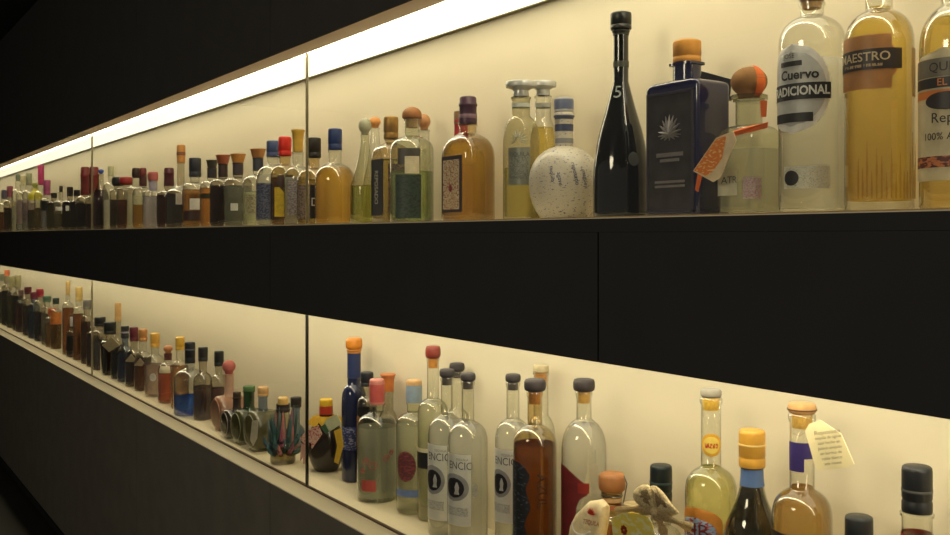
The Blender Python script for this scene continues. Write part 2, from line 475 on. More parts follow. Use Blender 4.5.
# ================================================================ room shell
def struct(name, bm, m): 
    o = obj(name, bm, m, smooth=False); o['kind'] = 'structure'; return o
XL, XR, DEP = -10.0, 1.3, .262
CEIL = EYE + 1.083 * U
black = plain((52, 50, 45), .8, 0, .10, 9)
black_lit = plain((106, 100, 86), .8, 0, .10, 9)  # same wall black, brighter ambient light put into the colour
black_dim = plain((33, 32, 29), .8, 0, .10, 9)  # same wall black, darkened in the colour to offset the added fill
cream = plain((229, 217, 188), .75, 0, .03, 3)
cream_shelf = plain((224, 211, 180), .6, 0, .04, 4)
lip_m = plain((238, 216, 196), .6, 0, .04, 4)
zU0, zU1 = Z_UP, EYE + .400 * U        # upper opening
zL0, zL1 = Z_LO, EYE - .1625 * U       # lower opening
YG = .066                              # glass line, set back behind the sill
X598 = at(598, 0)[0]
def panels(name, z0, z1):
    bm = bmesh.new(); x = X598
    xs = [XR]
    while x > XR: x -= 1.40
    k = X598
    cuts = []
    while k > XL: cuts.append(k); k -= 1.40
    edges = [XR] + cuts + [XL]
    for a, b in zip(edges, edges[1:]): box(bm, b + .0016, a - .0016, 0, .006, z0, z1, .0008)
    box(bm, XL, XR, .005, .10, z0 + (.021 if name != 'wall_lower' else .004), z1 - .004)
    box(bm, XL, XR, .0050, .0061, z0 + .0006, z1 - .0006)      # backing behind the panel joints
    return struct(name, bm, {'wall_middle': black_dim, 'wall_lower': black_lit}.get(name, black))
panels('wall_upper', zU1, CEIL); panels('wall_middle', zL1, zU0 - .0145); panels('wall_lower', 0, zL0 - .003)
# edge of the upper shelf is a thin lit lip above the black band
for nm, z0, z1 in (('wall_niche_upper', zU0 - .03, zU1 + .04), ('wall_niche_lower', zL0 - .04, zL1 + .04)):
    bm = bmesh.new(); box(bm, XL, XR, DEP, DEP + .02, z0, z1); struct(nm, bm, cream)
bm = bmesh.new(); box(bm, XL, XR, .10, DEP, zU1 + .02, CEIL); box(bm, XL, XR, .10, DEP, zL1 + .02, zU0 - .05)
box(bm, XL, XR, .10, DEP, 0, zL0 - .05); struct('wall_core', bm, black)
bm = bmesh.new(); box(bm, XL - .02, XL, -4, DEP + .02, 0, CEIL); struct('wall_end', bm, black)
bm = bmesh.new(); box(bm, XL, XR + 2.5, -4, DEP, CEIL, CEIL + .05); struct('ceiling', bm, plain((6, 6, 6), .9))
fm, nt, fo = newmat('dark_floor')
p = N(nt, 'ShaderNodeBsdfPrincipled', Roughness=.55); tc = N(nt, 'ShaderNodeTexCoord'); nz = N(nt, 'ShaderNodeTexNoise', Scale=3.0, Detail=6.0)
nt.links.new(tc.outputs['Object'], nz.inputs['Vector']); cr = N(nt, 'ShaderNodeValToRGB'); cr.color_ramp.elements[0].color = rgba((26, 23, 18)); cr.color_ramp.elements[1].color = rgba((44, 40, 32))
nt.links.new(nz.outputs[0], cr.inputs[0]); nt.links.new(cr.outputs[0], p.inputs['Base Color']); nt.links.new(p.outputs[0], fo.inputs[0])
bm = bmesh.new(); box(bm, XL, XR + 2.5, -4, DEP, -.05, 0); struct('floor', bm, fm)
bm = bmesh.new(); box(bm, XL, XR, -.010, 0, 0, .035, .002); o = struct('baseboard_front', bm, plain((14, 14, 13), .6))

# shelves: boards with a sill in front of the glass
bm = bmesh.new(); box(bm, XL, XR, .0, DEP, zU0 - .014, zU0); o = obj('display_shelf', bm, cream_shelf, smooth=False)
tag(o, 'upper shelf board recessed in the black wall, row of bottles on it at eye height', 'shelf')
bm = bmesh.new(); box(bm, XL, XR, -.0015, .0, zU0 - .023, zU0 - .0015); obj('edge_strip', bm, black_dim, o, smooth=False)
bm = bmesh.new(); box(bm, XL, XR, YG - .005, YG + .006, zU0, zU0 + .0035); obj('glass_channel', bm, plain((150, 128, 84), .4), o, smooth=False)
bm = bmesh.new(); box(bm, XL, XR, .0, DEP, zL0 - .003, zL0); box(bm, XL, XR, .0065, DEP, zL0 - .02, zL0 - .003)
o = obj('display_shelf', bm, cream_shelf, smooth=False)
tag(o, 'lower cream shelf board with a sill before the glass, below the black band', 'shelf')
bm = bmesh.new(); box(bm, XL, XR, YG - .004, YG + .005, zL0, zL0 + .0035); obj('glass_channel', bm, plain((84, 62, 44), .6), o, smooth=False)

# soffits of the niches: lip board, luminous panel, dark gap
def emis(c, s, name='luminous_diffuser'):
    m, nt, o = newmat(name); e = N(nt, 'ShaderNodeEmission', Color=(*c, 1), Strength=s)
    tc = N(nt, 'ShaderNodeTexCoord'); sp = N(nt, 'ShaderNodeSeparateXYZ'); mr = N(nt, 'ShaderNodeMapRange')
    nt.links.new(tc.outputs['Object'], sp.inputs[0]); nt.links.new(sp.outputs['Y'], mr.inputs[0])
    mr.inputs[1].default_value = .07; mr.inputs[2].default_value = .12; mr.inputs[3].default_value = s * 1.5; mr.inputs[4].default_value = s
    nt.links.new(mr.outputs[0], e.inputs[1]); nt.links.new(e.outputs[0], o.inputs[0]); return m
LEDS = 23.5
em = emis((1.0, .93, .72), 2.3)
led, nt_, o_ = newmat('led_strip_glow'); e_ = N(nt_, 'ShaderNodeEmission', Color=(1.0, .88, .63, 1), Strength=LEDS); nt_.links.new(e_.outputs[0], o_.inputs[0])
GX = [at(307, YG)[0]]
step = abs(at(92, YG)[0] - at(307, YG)[0])
while GX[-1] > XL - step: GX.append(GX[-1] - step)
GX = [GX[0] + step] + GX[:2] + [XL - 1]
for nm, z1, lab in (('upper', zU1, 'long glowing white light panel in the soffit over the upper bottle shelf'), ('lower', zL1, 'long light panel under the black band, hidden above the lower bottle shelf')):
    bm = bmesh.new(); box(bm, XL, XR, .0062, .068, z1, z1 + .02); o = struct('trim_soffit_' + nm, bm, lip_m)
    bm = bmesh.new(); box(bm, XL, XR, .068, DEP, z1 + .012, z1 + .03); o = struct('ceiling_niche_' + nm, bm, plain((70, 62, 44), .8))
    root = thing('light_panel', lab, 'light', ((XL + XR)/2, 0, z1))
    bm = bmesh.new(); box(bm, XL - (XL+XR)/2, XR - (XL+XR)/2, .069, DEP - .018, .0015, .010); obj('diffuser', bm, em, root, smooth=False)
    bm = bmesh.new(); box(bm, XL - (XL+XR)/2, XR - (XL+XR)/2, DEP - .018, DEP - .0125, .0, .011); obj('edge_rail', bm, plain((150, 146, 96), .5), root, smooth=False)
    bm = bmesh.new(); nseg = 44
    for i in range(nseg):
        xa = (XL - XR)/2 + (XR - XL) * i / nseg; xb = (XL - XR)/2 + (XR - XL) * (i + 1) / nseg
        lathe_pts = [(.070, .0012), (.0745, -.0012), (.0835, -.0012), (.088, .0012)]
        va = [bm.verts.new((xa, y, z)) for y, z in lathe_pts]; vb = [bm.verts.new((xb, y, z)) for y, z in lathe_pts]
        for k in range(3): bm.faces.new((va[k], va[k+1], vb[k+1], vb[k]))
    obj('led_strip', bm, led, root, smooth=False)

# glass fronts: panes with a dark joint between them
pane = glass((250, 250, 246), (240, 240, 232), .6, .0)
joint = plain((34, 36, 26), .5); joint_u = plain((150, 140, 110), .5); nwin = 0
for z0, z1, jw in ((zU0 + .0036, zU1 - .001, .0022), (zL0 + .0036, zL1 - .001, .0042)):
    xs = [min(XR, GX[0])] + GX[1:]
    for a, b in zip(xs, xs[1:]):
        a2 = a; b2 = max(b, XL)
        if a2 <= XL: continue
        nwin += 1
        bm = bmesh.new(); box(bm, b2 + jw/2, a2 - jw/2, YG - .003, YG + .003, z0, z1); struct('window_%d' % nwin, bm, pane)
    for k, g in enumerate(GX[1:]):
        if g > XL:
            bm = bmesh.new(); box(bm, g - jw/2, g + jw/2, YG - .004, YG + .004, z0, z1); struct('trim_%s_%d' % ('upper' if z0 > EYE else 'lower', k + 1), bm, joint_u if z0 > EYE or k else joint)
WB = True
# ================================================================ colours
PALE, GOLD, AMBER, BROWN = (232, 222, 160), (230, 190, 96), (212, 146, 60), (120, 62, 24)
CLEAR, GREEN, DARK, BLUE = (232, 234, 208), (170, 176, 104), (52, 34, 24), (84, 128, 196)
INK, WHITE, CREAM = plain((22, 20, 20), .5), plain((226, 220, 205), .5), plain((216, 200, 158), .55)
g_clear = glass(); g_thick = glass((240, 241, 226), (92, 96, 70)); g_dark = glass((232, 228, 216), (84, 78, 62))
g_frost = glass((236, 234, 215), (110, 112, 88), 1, .12, .18)
g_warm = glass((240, 226, 190), (120, 88, 40))
g_blue = glass((190, 205, 225), (60, 80, 120))

# ================================================================ upper shelf, from the near end
# slender bottle cut by the picture edge
B = bottle('U', 957, -45, 70, 52, 4, 30, -16, 'tall pale gold bottle with banded black, orange and grey label, nearest on the upper shelf', Y=.158, liq=GOLD, lev=20, capc=(180, 150, 80), glow=.25, name='tequila_bottle',
    labels=[dict(x=(911, 988), y=(52, 182), m=plain((196, 180, 140), .5), shape='arch', t=[
        ('100% Agave', 948, 139, 7, plain((40, 30, 24)), dict(off=.0016))]),
    dict(x=(912, 986), y=(62, 80), m=plain((112, 102, 84)), name='label_band', off=.0012, t=[('QUI', 942, 71, 9, plain((36, 30, 26)))]),
    dict(x=(911, 988), y=(81, 91), m=plain((30, 22, 18)), name='label_band', off=.0012, t=[('EL', 944, 86, 7, plain((214, 120, 40)))]),
    dict(x=(911, 988), y=(93, 101), m=plain((204, 112, 40)), name='label_band', off=.0012),
    dict(x=(930, 972), y=(95, 113), m=plain((34, 24, 20)), name='label_medallion', shape='oval', off=.0016, t=[('Rep', 944, 121, 10, plain((34, 26, 24)))]),
    dict(x=(911, 988), y=(158, 169), m=printed((80, 24, 20), (190, 110, 60), 120), name='label_band', off=.0012)])
# MAESTRO
B = bottle('U', 879, -40, 66, 46, 10, 26, -14, 'tall golden bottle with fluted lower half and brown plaque reading MAESTRO', Y=.158, liq=(236, 188, 92), lev=8, foot=.018, capc=(60, 44, 30), glow=.32, name='tequila_bottle',
    labels=[dict(x=(838, 895), y=(40, 93), m=plain((166, 112, 58), .5, 0, .2, 40), shape='plaque', lab='brown plaque with notched corners'),
    dict(x=(836, 899), y=(54, 74), m=plain((44, 34, 30)), name='label_band', off=.0016, t=[('MAESTRO', 863, 62, 8.5, plain((196, 172, 130)), dict(off=.0024, fat=.012))]),
    dict(x=(909, 925), y=(52, 100), m=plain((140, 112, 66)), name='back_label', off=.0006), dict(x=(849, 882), y=(68.6, 71.4), m=printed((44, 34, 30), (170, 140, 100), 420, .5, .5, (1, 1, .3)), name='fine_print', off=.0022)])
bm = bmesh.new()
for i in range(38):             # flutes cut into the lower half, of uneven height
    a = 2*math.pi*i/46; zt = random.uniform(.05, .12)
    r = B.R
    for s in (-1, 1): pass
    pts = [(r*math.sin(a), -r*math.cos(a), .02), (r*math.sin(a), -r*math.cos(a), zt*.6), (r*math.sin(a), -r*math.cos(a), zt)]
    tube(bm, pts, [.0009, .0013, .0004], 5)
obj('flutes', bm, glass((250, 240, 206), (206, 176, 106)), B.root)
# silver oval label bottle
B = bottle('U', 812, -14, 65, 47, 16, 23, 3, 'tall clear bottle with silver oval label reading Cuervo TRADICIONAL', Y=.158, cap='tcork', capw=25, capc=(150, 110, 92), liq=(226, 228, 188), lev=62, foot=.01, name='tequila_bottle', cork=(9, (190, 150, 100)),
    labels=[dict(x=(770, 829), y=(48, 136), m=plain((226, 220, 206), .35), shape='oval', lab='silver oval label', t=[
        ('Cuervo', 799, 79, 9, plain((30, 28, 28)), dict(off=.002, fat=.03)), ('JOSE', 791, 60, 4.5, plain((40, 38, 38)), dict(off=.002))]),
    dict(x=(772, 825), y=(55, 129), m=plain((186, 182, 170), .4), shape='oval', name='label_field', off=.0012),
    dict(x=(770, 829), y=(87, 103), m=INK, name='label_band', off=.0019, t=[('TRADICIONAL', 796, 95, 8.5, plain((214, 210, 196)), dict(off=.0027, maxw=66, fat=.03))]),
    dict(x=(784, 803), y=(65, 70), m=INK, name='label_arc', off=.0019), dict(x=(780, 813), y=(116, 125), m=INK, name='label_ribbon', off=.0019),
    dict(x=(786, 828), y=(168, 190), m=printed((204, 200, 176), (150, 146, 128), 500, .58), name='lower_label', lab='small white lower label with black seal'),
    dict(x=(787, 800), y=(172, 187), m=INK, shape='oval', name='seal', off=.0014)])
# squat square bottle with cork ball and ribbon
B = bottle('U', 749, 67, 66, 140, 126, 26, 99, 'squat clear square bottle with round cork stopper and orange ribbon tag', Y=.16, form='square', n=5, ry=.8, cap='ball', capw=36, capc=(150, 106, 58), caprough=.9, liq=(226, 222, 180), lev=150, foot=.008, name='decanter', seg=48, gl=g_thick,
    labels=[dict(x=(741, 762), y=(179, 200), m=printed((196, 178, 168), (150, 100, 110), 400, .52), name='label'),
            dict(x=(704, 732), y=(168, 196), m=plain((196, 190, 160)), name='front_label', t=[('ATR', 722, 181, 7, plain((70, 70, 62)))])])
k = B.Z / F
bm = bmesh.new(); lathe(bm, [(18*k, b_z(B, 101)), (18.5*k, b_z(B, 100)), (18.5*k, b_z(B, 96.5)), (17*k, b_z(B, 95.5))], 40); obj('collar_ring', bm, glass((225, 225, 205), (130, 130, 100)), B.root)
def ballpt(t, e, r):             # point on the cork ball
    c = Vector((0, 0, b_z(B, 83.5))); return c + Vector((math.sin(t)*math.cos(e), -math.cos(t)*math.cos(e), math.sin(e))) * r
bm = bmesh.new(); rr = 18.2*k
for (t0, t1) in ((1.15, 1.8),):
    gr = [[bm.verts.new(ballpt(t0 + (t1-t0)*i/5, -.9 + 2.3*j/14, rr)) for i in range(6)] for j in range(15)]
    for j in range(14):
        for i in range(5): bm.faces.new((gr[j][i], gr[j][i+1], gr[j+1][i+1], gr[j+1][i]))
orange = plain((226, 104, 30), .55)
obj('ribbon', bm, orange, B.root)
bm = bmesh.new()
tail = [P(760, 100, B.Y - .035), P(767, 101, B.Y - .035), P(766, 117, B.Y - .036), P(761, 117, B.Y - .036)]; sheet(bm, [local(B, v) for v in tail], (0, .0008, 0)); obj('ribbon_end', bm, orange, B.root, smooth=False); bm = bmesh.new()
band = [P(768, 122, B.Y - .034), P(767, 128, B.Y - .034), P(742, 134, B.Y - .04), P(722, 140, B.Y - .058), P(720, 136, B.Y - .058), P(741, 128, B.Y - .04)]; sheet(bm, [local(B, v) for v in band], (0, .0008, 0))
strip = [P(698, 172, B.Y - .056), P(702, 176, B.Y - .056), P(698, 192, B.Y - .056), P(695, 190, B.Y - .056)]; obj('ribbon_tie', bm, orange, B.root, smooth=False)
bm = bmesh.new(); sheet(bm, [local(B, v) for v in strip], (0, .0008, 0)); obj('ribbon_end', bm, orange, B.root, smooth=False)
card(B, 'hang_tag', [(693, 171), (716, 138), (733, 131), (736, 140), (720, 178), (713, 182)], -.060, plain((232, 206, 162), .6), label='cream and orange folded hang tag')
card(B, 'hang_tag_print', [(694, 170.5), (716, 139), (726, 136), (722, 158), (712, 172), (706, 176)], -.0608, printed((232, 128, 44), (248, 200, 130), 150, .6), .0004)
# navy slab bottle
B = bottle('U', 687, 41, 81, 90, 82, 28, 63, 'navy blue glass slab bottle with embossed front panel and orange wooden stopper', Y=.15, form='square', n=14, ry=.62, cap='cyl', capw=28, capc=(206, 140, 50), caprough=.6, body=plain((20, 22, 58), .12, 0, .05, 20, .6), name='square_bottle', seg=56)
p0 = B.rows[4]; rx, ry_ = B.R, B.R * .62
def facebox(name, xa, xb, za, zb, mat, th=.0018, par=None, bev=.0008):
    bm = bmesh.new(); box(bm, xa*rx, xb*rx, -ry_ - th, -ry_ + .002, za, zb, bev); return obj(name, bm, mat, par or B.root, smooth=False)
za, zb = .012, b_z(B, 96)
pan = facebox('front_panel', -.84, .84, za, zb, plain((74, 68, 66), .36, .5, .25, 30))
for (xa, xb, z0, z1) in ((-.88, -.82, za - .004, zb + .004), (.82, .88, za - .004, zb + .004), (-.88, .88, za - .004, za + .001), (-.88, .88, zb - .001, zb + .004)): facebox('panel_rim', xa, xb, z0, z1, plain((74, 70, 80), .3, .5), .0036, pan)
def face_text(s, fx, z, size, mat, par):
    vs, fs = textmesh(s, 1.0); bm = bmesh.new(); V = [bm.verts.new((fx*rx + x*size, -ry_ - .0026, z + y*size)) for x, y, _ in vs]
    for f in fs:
        try: bm.faces.new([V[i] for i in f])
        except ValueError: pass
    return obj('lettering', bm, mat, par, smooth=False)
em_m = plain((136, 128, 122), .35, .3)
bm = bmesh.new()
for k_ in range(9):              # embossed agave rosette
    a = math.radians(10 + 160*k_/8); c = Vector((0, -ry_ - .0022, b_z(B, 136)))
    tube(bm, [c, c + Vector((math.cos(a)*.014, 0, math.sin(a)*.018)), c + Vector((math.cos(a)*.026, 0, math.sin(a)*.032))], [.003, .0032, .0005], 6)
for k_ in range(7):
    a = math.radians(190 + 160*k_/6); c = Vector((0, -ry_ - .0022, b_z(B, 136))); tube(bm, [c, c + Vector((math.cos(a)*.026, 0, math.sin(a)*.010))], [.003, .0007], 6)
obj('embossed_agave', bm, em_m, pan)
for h_, ya, yb_ in ((.5, 158, 154), (.36, 163, 160), (.56, 184, 181.6), (.56, 188.4, 186)):
    bm = bmesh.new(); box(bm, -h_*rx, h_*rx, -ry_ - .0026, -ry_, b_z(B, ya), b_z(B, yb_), .0004); obj('embossed_line', bm, em_m, pan, smooth=False)
card(B, 'booklet', [(697, 70), (730, 79), (728, 101), (700, 90)], .045, plain((26, 26, 34), .5), .004, 'black booklet hung behind the neck')
# black teardrop bottle
B = bottle('U', 621, 13, 56, 165, 82, 15, 30, 'tall black teardrop bottle with long slim neck, beside the white ceramic flask', Y=.15, form='cone', cap='cyl', capw=21, capc=(24, 26, 22), caprough=.35, body=plain((8, 11, 8), .06, 0, .05, 10, .5), name='teardrop_bottle', seg=44,
    collar=[(30, 36, (36, 38, 30)), (62, 68, (60, 60, 44))],
    labels=[dict(x=(628, 638), y=(154, 168), m=plain((96, 98, 92), .4, .3), shape='oval', name='emblem', lab='small grey portrait emblem')])
wrap_text(B, '5', 618, 94, 12, plain((150, 152, 140)), B.g)
# white ceramic flask
B = bottle('U', 564, 98, 71, 181, 147, 18, 113, 'round white ceramic flask with fine blue script and blue rings on its neck', Y=.165, form='ball', ry=.8, cap='cyl', capw=19, capc=(176, 172, 160), cap2=(.2, .85, (110, 116, 140)), body=printed((218, 205, 176), (112, 112, 132), 170, .66, .35, (1, 1, 2.4)), name='ceramic_flask', seg=44, lip=.01,
    collar=[(116, 120, (84, 88, 110)), (125, 132, (70, 74, 100)), (139, 144, (150, 146, 140))])
for i, x_ in enumerate((552, 560, 574, 582)):
    wrap_text(B, ['tequila', 'agave', 'reposado', 'maguey'][i], x_, 176 + 5*(i % 2), 4.2, plain((70, 74, 110)), B.g, rot=-1.4, off=.0009)
bm = bmesh.new(); c = surf(B, b_ang(B, 596), b_z(B, 186), .001); nrm = Vector((c.x, c.y, 0)).normalized(); tx = Vector((-nrm.y, nrm.x, 0))
for i in range(9):
    a = 2*math.pi*i/9; u = tx*math.cos(a) + Vector((0, 0, 1))*math.sin(a); v = tx*-math.sin(a) + Vector((0, 0, 1))*math.cos(a)
    q = [c + u*.004 + v*.002, c + u*.017 + v*.004, c + u*.021, c + u*.017 - v*.004, c + u*.004 - v*.002]; sheet(bm, [p_ + nrm*.0006 for p_ in q], nrm*.0012)
obj('red_flower', bm, plain((156, 44, 32)), B.root, smooth=False)
# decanters with silver stoppers
bottle('U', 543, 82, 27, 150, 118, 16, 96, 'round amber decanter with silver stopper, behind the etched decanter', Y=.215, form='round', cap='silver', capw=27, capc=(206, 202, 186), capmetal=.25, caprough=.2, liq=(224, 190, 88), lev=128, glow=.2, name='decanter', collar=(104, 108, (170, 168, 150)))
B = bottle('U', 521, 82, 44, 142, 116, 18, 97, 'etched clear decanter with silver stopper and grey label, yellow spirit inside', Y=.15, form='round', n=3, ry=.8, cap='silver', capw=31, capc=(196, 192, 178), capmetal=.25, caprough=.2, liq=(228, 206, 110), lev=168, gl=g_frost, foot=.01, name='decanter',
    labels=[dict(x=(503, 531), y=(149, 186), m=plain((140, 140, 120), .4, .4), lab='grey metallic label', t=[('TEQUILA', 517, 156, 4, plain((70, 70, 60)))]),
            dict(x=(505, 529), y=(158, 180), m=printed((150, 150, 130), (92, 92, 80), 400, .5), name='label_print', off=.0013)],
    collar=(104, 108, (190, 190, 172)))
bm = bmesh.new()
for i in range(11):
    a = math.radians(200 - 220*i/10); ca = b_ang(B, 517)
    pts = [surf(B, ca + math.cos(a)*t_*.55, b_z(B, 142) + math.sin(a)*t_*.022, .001) for t_ in (.25, .7, 1)]
    tube(bm, pts, [.0012, .001, .0003], 5)
obj('etched_agave', bm, plain((150, 150, 128), .4, .3), B.root)
# amber square bottle with framed label
B = bottle('U', 468, 97, 61, 160, 133, 17, 124, 'broad golden bottle with purple foil cap and framed red and cream label', Y=.15, form='round', n=4, ry=.75, cap='foil', capw=18, capc=(64, 22, 44), cap2=(.18, .34, (130, 96, 104)), liq=(230, 190, 82), lev=140, mixr=.45, glow=.22, gl=g_warm, name='tequila_bottle', seg=48)
rx, ry_ = B.R, B.R*.75
lab = facebox('label', -.62, .72, b_z(B, 213), b_z(B, 157), plain((40, 22, 20), .5), .0012); lab['label'] = 'dark framed cream and red label'
facebox('label_print', -.5, .6, b_z(B, 210), b_z(B, 161), printed((214, 196, 150), (160, 60, 40), 170, .54), .002, lab)
bm = bmesh.new()
for i in range(7): a = math.radians(20 + 140*i/6); c = Vector((.05*rx, -ry_ - .003, b_z(B, 192))); tube(bm, [c, c + Vector((math.cos(a)*.009, 0, math.sin(a)*.016))], [.002, .0005], 5)
obj('agave_print', bm, plain((130, 30, 26)), lab)
# red necked bottle behind
bottle('U', 461, 112, 30, 168, 146, 13, 142, 'bottle with red foil neck and brown cork top, half hidden behind the broad golden bottle', Y=.215, cap='foil', capw=14, capc=(170, 34, 34), cap2=(.58, 1.0, (126, 92, 52)), liq=GOLD, lev=165, name='tequila_bottle')
# cork dome bottle with green label behind
bottle('U', 424, 114, 14, 165, 142, 11, 130, 'bottle with small orange ball stopper, behind the dark green bottle with wooden dome', Y=.21, cap='ball', capw=13, capc=(190, 130, 70), liq=PALE, lev=150, name='tequila_bottle')
B = bottle('U', 412, 107, 44, 152, 136, 15, 119, 'clear round shouldered bottle with brown wooden dome stopper, white square label and green panel', Y=.15, cap='dome', capw=20, capc=(156, 96, 34), caprough=.6, liq=(186, 188, 112), lev=172, gl=g_thick, name='tequila_bottle', cork=(128, (190, 150, 90)),
    labels=[dict(x=(405, 419), y=(158, 175), m=CREAM, name='neck_label'), dict(x=(396, 421), y=(176, 219), m=printed((34, 58, 36), (20, 30, 22), 120), name='green_panel'), dict(x=(398, 420), y=(150, 166), m=plain((66, 60, 44)), name='dark_panel', off=.0004)])  # plain dark panel set behind the white label
# arch shouldered square bottle with vertical lettering
B = bottle('U', 391, 117, 41, 158, 143, 12, 139, 'arch shouldered bottle with black panel of upright lettering and gold cap', Y=.158, form='round', n=6, ry=1.0, cap='cyl', capw=15, capc=(160, 118, 44), capmetal=.5, caprough=.35, liq=(196, 180, 96), lev=160, gl=g_warm, name='tequila_bottle', seg=48)
rx, ry_ = B.R, B.R
lab = facebox('label', -.74, .74, b_z(B, 216), b_z(B, 160), plain((30, 26, 22), .45), .0012); lab['label'] = 'black arched front panel'
vs, fs = textmesh('REPOSADO', 1.0); bm = bmesh.new(); V = [bm.verts.new((y*.026, -ry_ - .0026, b_z(B, 188) - x*.0165)) for x, y, _ in vs]
for f in fs:
    try: bm.faces.new([V[i] for i in f])
    except ValueError: pass
obj('lettering', bm, plain((200, 192, 166)), lab, smooth=False)
bm = bmesh.new(); box(bm, rx - .002, rx + .0012, -.72*rx, .72*rx, b_z(B, 214), b_z(B, 165), .0006); obj('side_label', bm, printed((120, 80, 46), (60, 36, 26), 110, .5), B.root, smooth=False)
# glass ball stoppers
B = bottle('U', 375, 117, 28, 190, 135, 9, 128, 'slim clear decanter with orange ball stopper, behind the glass stoppered pyramid', Y=.215, form='pyramid', cap='ball', capw=12, capc=(214, 140, 60), name='decanter', liq=PALE, lev=185)
bottle('U', 365, 118, 34, 186, 140, 8, 135, 'pyramid decanter with round glass ball stopper, beside the arch shouldered bottle', Y=.15, form='pyramid', n=4, ry=1, cap='ball', capw=13, capc=(172, 166, 132), caprough=.08, liq=(206, 194, 110), lev=186, gl=g_thick, name='decanter')
# navy capped amber round bottle
bottle('U', 335, 129, 40, 182, 163, 13, 150, 'round amber bottle with navy blue cap, standing by the glass joint', Y=.15, form='round', cap='cyl', capw=14, capc=(36, 54, 100), liq=(222, 176, 80), lev=168, glow=.3, mixr=.5, name='tequila_bottle')
B = bottle('U', 314, 138, 34, 185, 167, 11, 158, 'bottle with black cap and black label with white letters', Y=.15, cap='cyl', capw=14, capc=(36, 28, 24), liq=(196, 176, 120), lev=180, gl=g_warm, name='tequila_bottle',
    labels=[dict(x=(310, 330), y=(186, 219), m=plain((26, 20, 20)), t=[('DC', 319, 203, 8, plain((206, 196, 180)))]), dict(x=(298, 311), y=(186, 219), m=printed((150, 130, 110), (90, 70, 66), 160), name='side_label', off=.0006)])
bottle('U', 298, 130, 28, 180, 166, 11, 152, 'clear bottle with tapered gold cap and faded lilac label', Y=.15, cap='flare', capw=14, capc=(206, 160, 60), capmetal=.2, liq=(222, 210, 170), lev=178, name='tequila_bottle',
    labels=[dict(x=(288, 312), y=(182, 216), m=printed((170, 158, 150), (120, 108, 112), 150, .52))])
B = bottle('U', 285, 137, 29, 178, 164, 11, 156, 'bottle with bright red cap and yellow label with dark leaf shape', Y=.15, cap='cyl', capw=13, capc=(214, 44, 30), liq=(150, 110, 60), lev=178, gl=g_warm, name='tequila_bottle',
    labels=[dict(x=(275, 300), y=(188, 217), m=plain((222, 186, 40), .5, 0, .2, 60)), dict(x=(276, 298), y=(176, 205), m=plain((62, 36, 28)), name='leaf_print', shape='sil', off=.0014, curve=[(0, .6, .7), (.3, .45, .95), (.7, .05, 1), (1, .1, .7)])])
bottle('U', 273, 141, 33, 182, 164, 11, 157, 'clear bottle with slate blue cap and blue and white label', Y=.15, cap='cyl', capw=13, capc=(70, 84, 120), liq=CLEAR, lev=175, name='tequila_bottle',
    labels=[dict(x=(256, 279), y=(184, 220), m=printed((120, 122, 138), (64, 68, 96), 140, .5))])
woodc = [(200, 140, 70), (176, 96, 66), (170, 130, 80)]
bottle('U', 258, 149, 31, 186, 174, 10, 158, 'clear bottle with flared orange wooden stopper on slate neck', cap='wood', capw=16, capc=(192, 128, 70), liq=(214, 204, 150), lev=192, collar=(158, 171, (58, 58, 70)), name='tequila_bottle', labels=[dict(x=(246, 256), y=(196, 214), m=printed((200, 186, 140), (120, 110, 80), 200))])
bottle('U', 238, 154, 28, 184, 177, 10, 163, 'grey glass bottle with flared wooden stopper and tiny white label', cap='wood', capw=16, capc=(206, 140, 66), liq=(150, 150, 128), lev=186, gl=g_dark, collar=(163, 175, (70, 56, 62)), name='tequila_bottle', labels=[dict(x=(231, 238), y=(204, 211), m=WHITE)])
bottle('U', 223, 155, 26, 186, 178, 9, 164, 'dark brown bottle with reddish flared wooden stopper', cap='wood', capw=15, capc=(176, 96, 62), liq=(64, 34, 26), lev=186, gl=g_dark, collar=(164, 177, (60, 40, 36)), name='tequila_bottle')
bottle('U', 212, 160, 24, 188, 180, 9, 168, 'amber bottle with dark grey stopper and white lower label', cap='wood', capw=12, capc=(78, 72, 58), liq=AMBER, lev=188, name='tequila_bottle', labels=[dict(x=(210, 219), y=(208, 221), m=WHITE), dict(x=(199, 222), y=(194, 199), m=plain((60, 58, 30)), name='label_band')], collar=(168, 178, (48, 42, 46)))
bottle('U', 195, 158, 25, 190, 182, 9, 177, 'amber bottle with tall charcoal cap and white upper label', cap='cyl', capw=12, capc=(44, 44, 54), liq=(196, 140, 66), lev=190, name='tequila_bottle', labels=[dict(x=(190, 200), y=(199, 210), m=WHITE), dict(x=(184, 207), y=(211, 221), m=plain((58, 40, 40)), name='label_band')])
bottle('U', 181, 145, 30, 196, 184, 7, 163, 'bottle with tall striped gold cap over a round grey body', form='soft', cap='cyl', capw=8.5, capc=(190, 128, 58), cap2=(.4, .6, (120, 70, 40)), liq=(110, 104, 96), lev=194, gl=g_dark, name='tequila_bottle', labels=[dict(x=(176, 183), y=(194, 205), m=printed((206, 196, 176), (120, 110, 100), 260))])
bottle('U', 169, 168, 24, 196, 190, 9, 186, 'dark bottle with plum capsule, beside the tall striped gold cap', cap='foil', capw=10, capc=(84, 30, 40), liq=(70, 30, 26), lev=195, gl=g_dark, name='tequila_bottle')
bottle('U', 153, 172, 20, 194, 190, 8, 181, 'pale pinkish clear bottle with salmon cap', cap='tcork', capw=10.5, capc=(176, 88, 80), liq=(196, 182, 172), lev=196, name='tequila_bottle', collar=(181, 190, (170, 160, 168)))
bottle('U', 143, 168, 20, 190, 187, 7, 176, 'bottle with maroon and brown cap and amber base, beside the salmon cap', cap='tcork', capw=7, capc=(110, 40, 36), liq=(190, 140, 60), lev=205, name='tequila_bottle', collar=(176, 186, (80, 40, 36)))
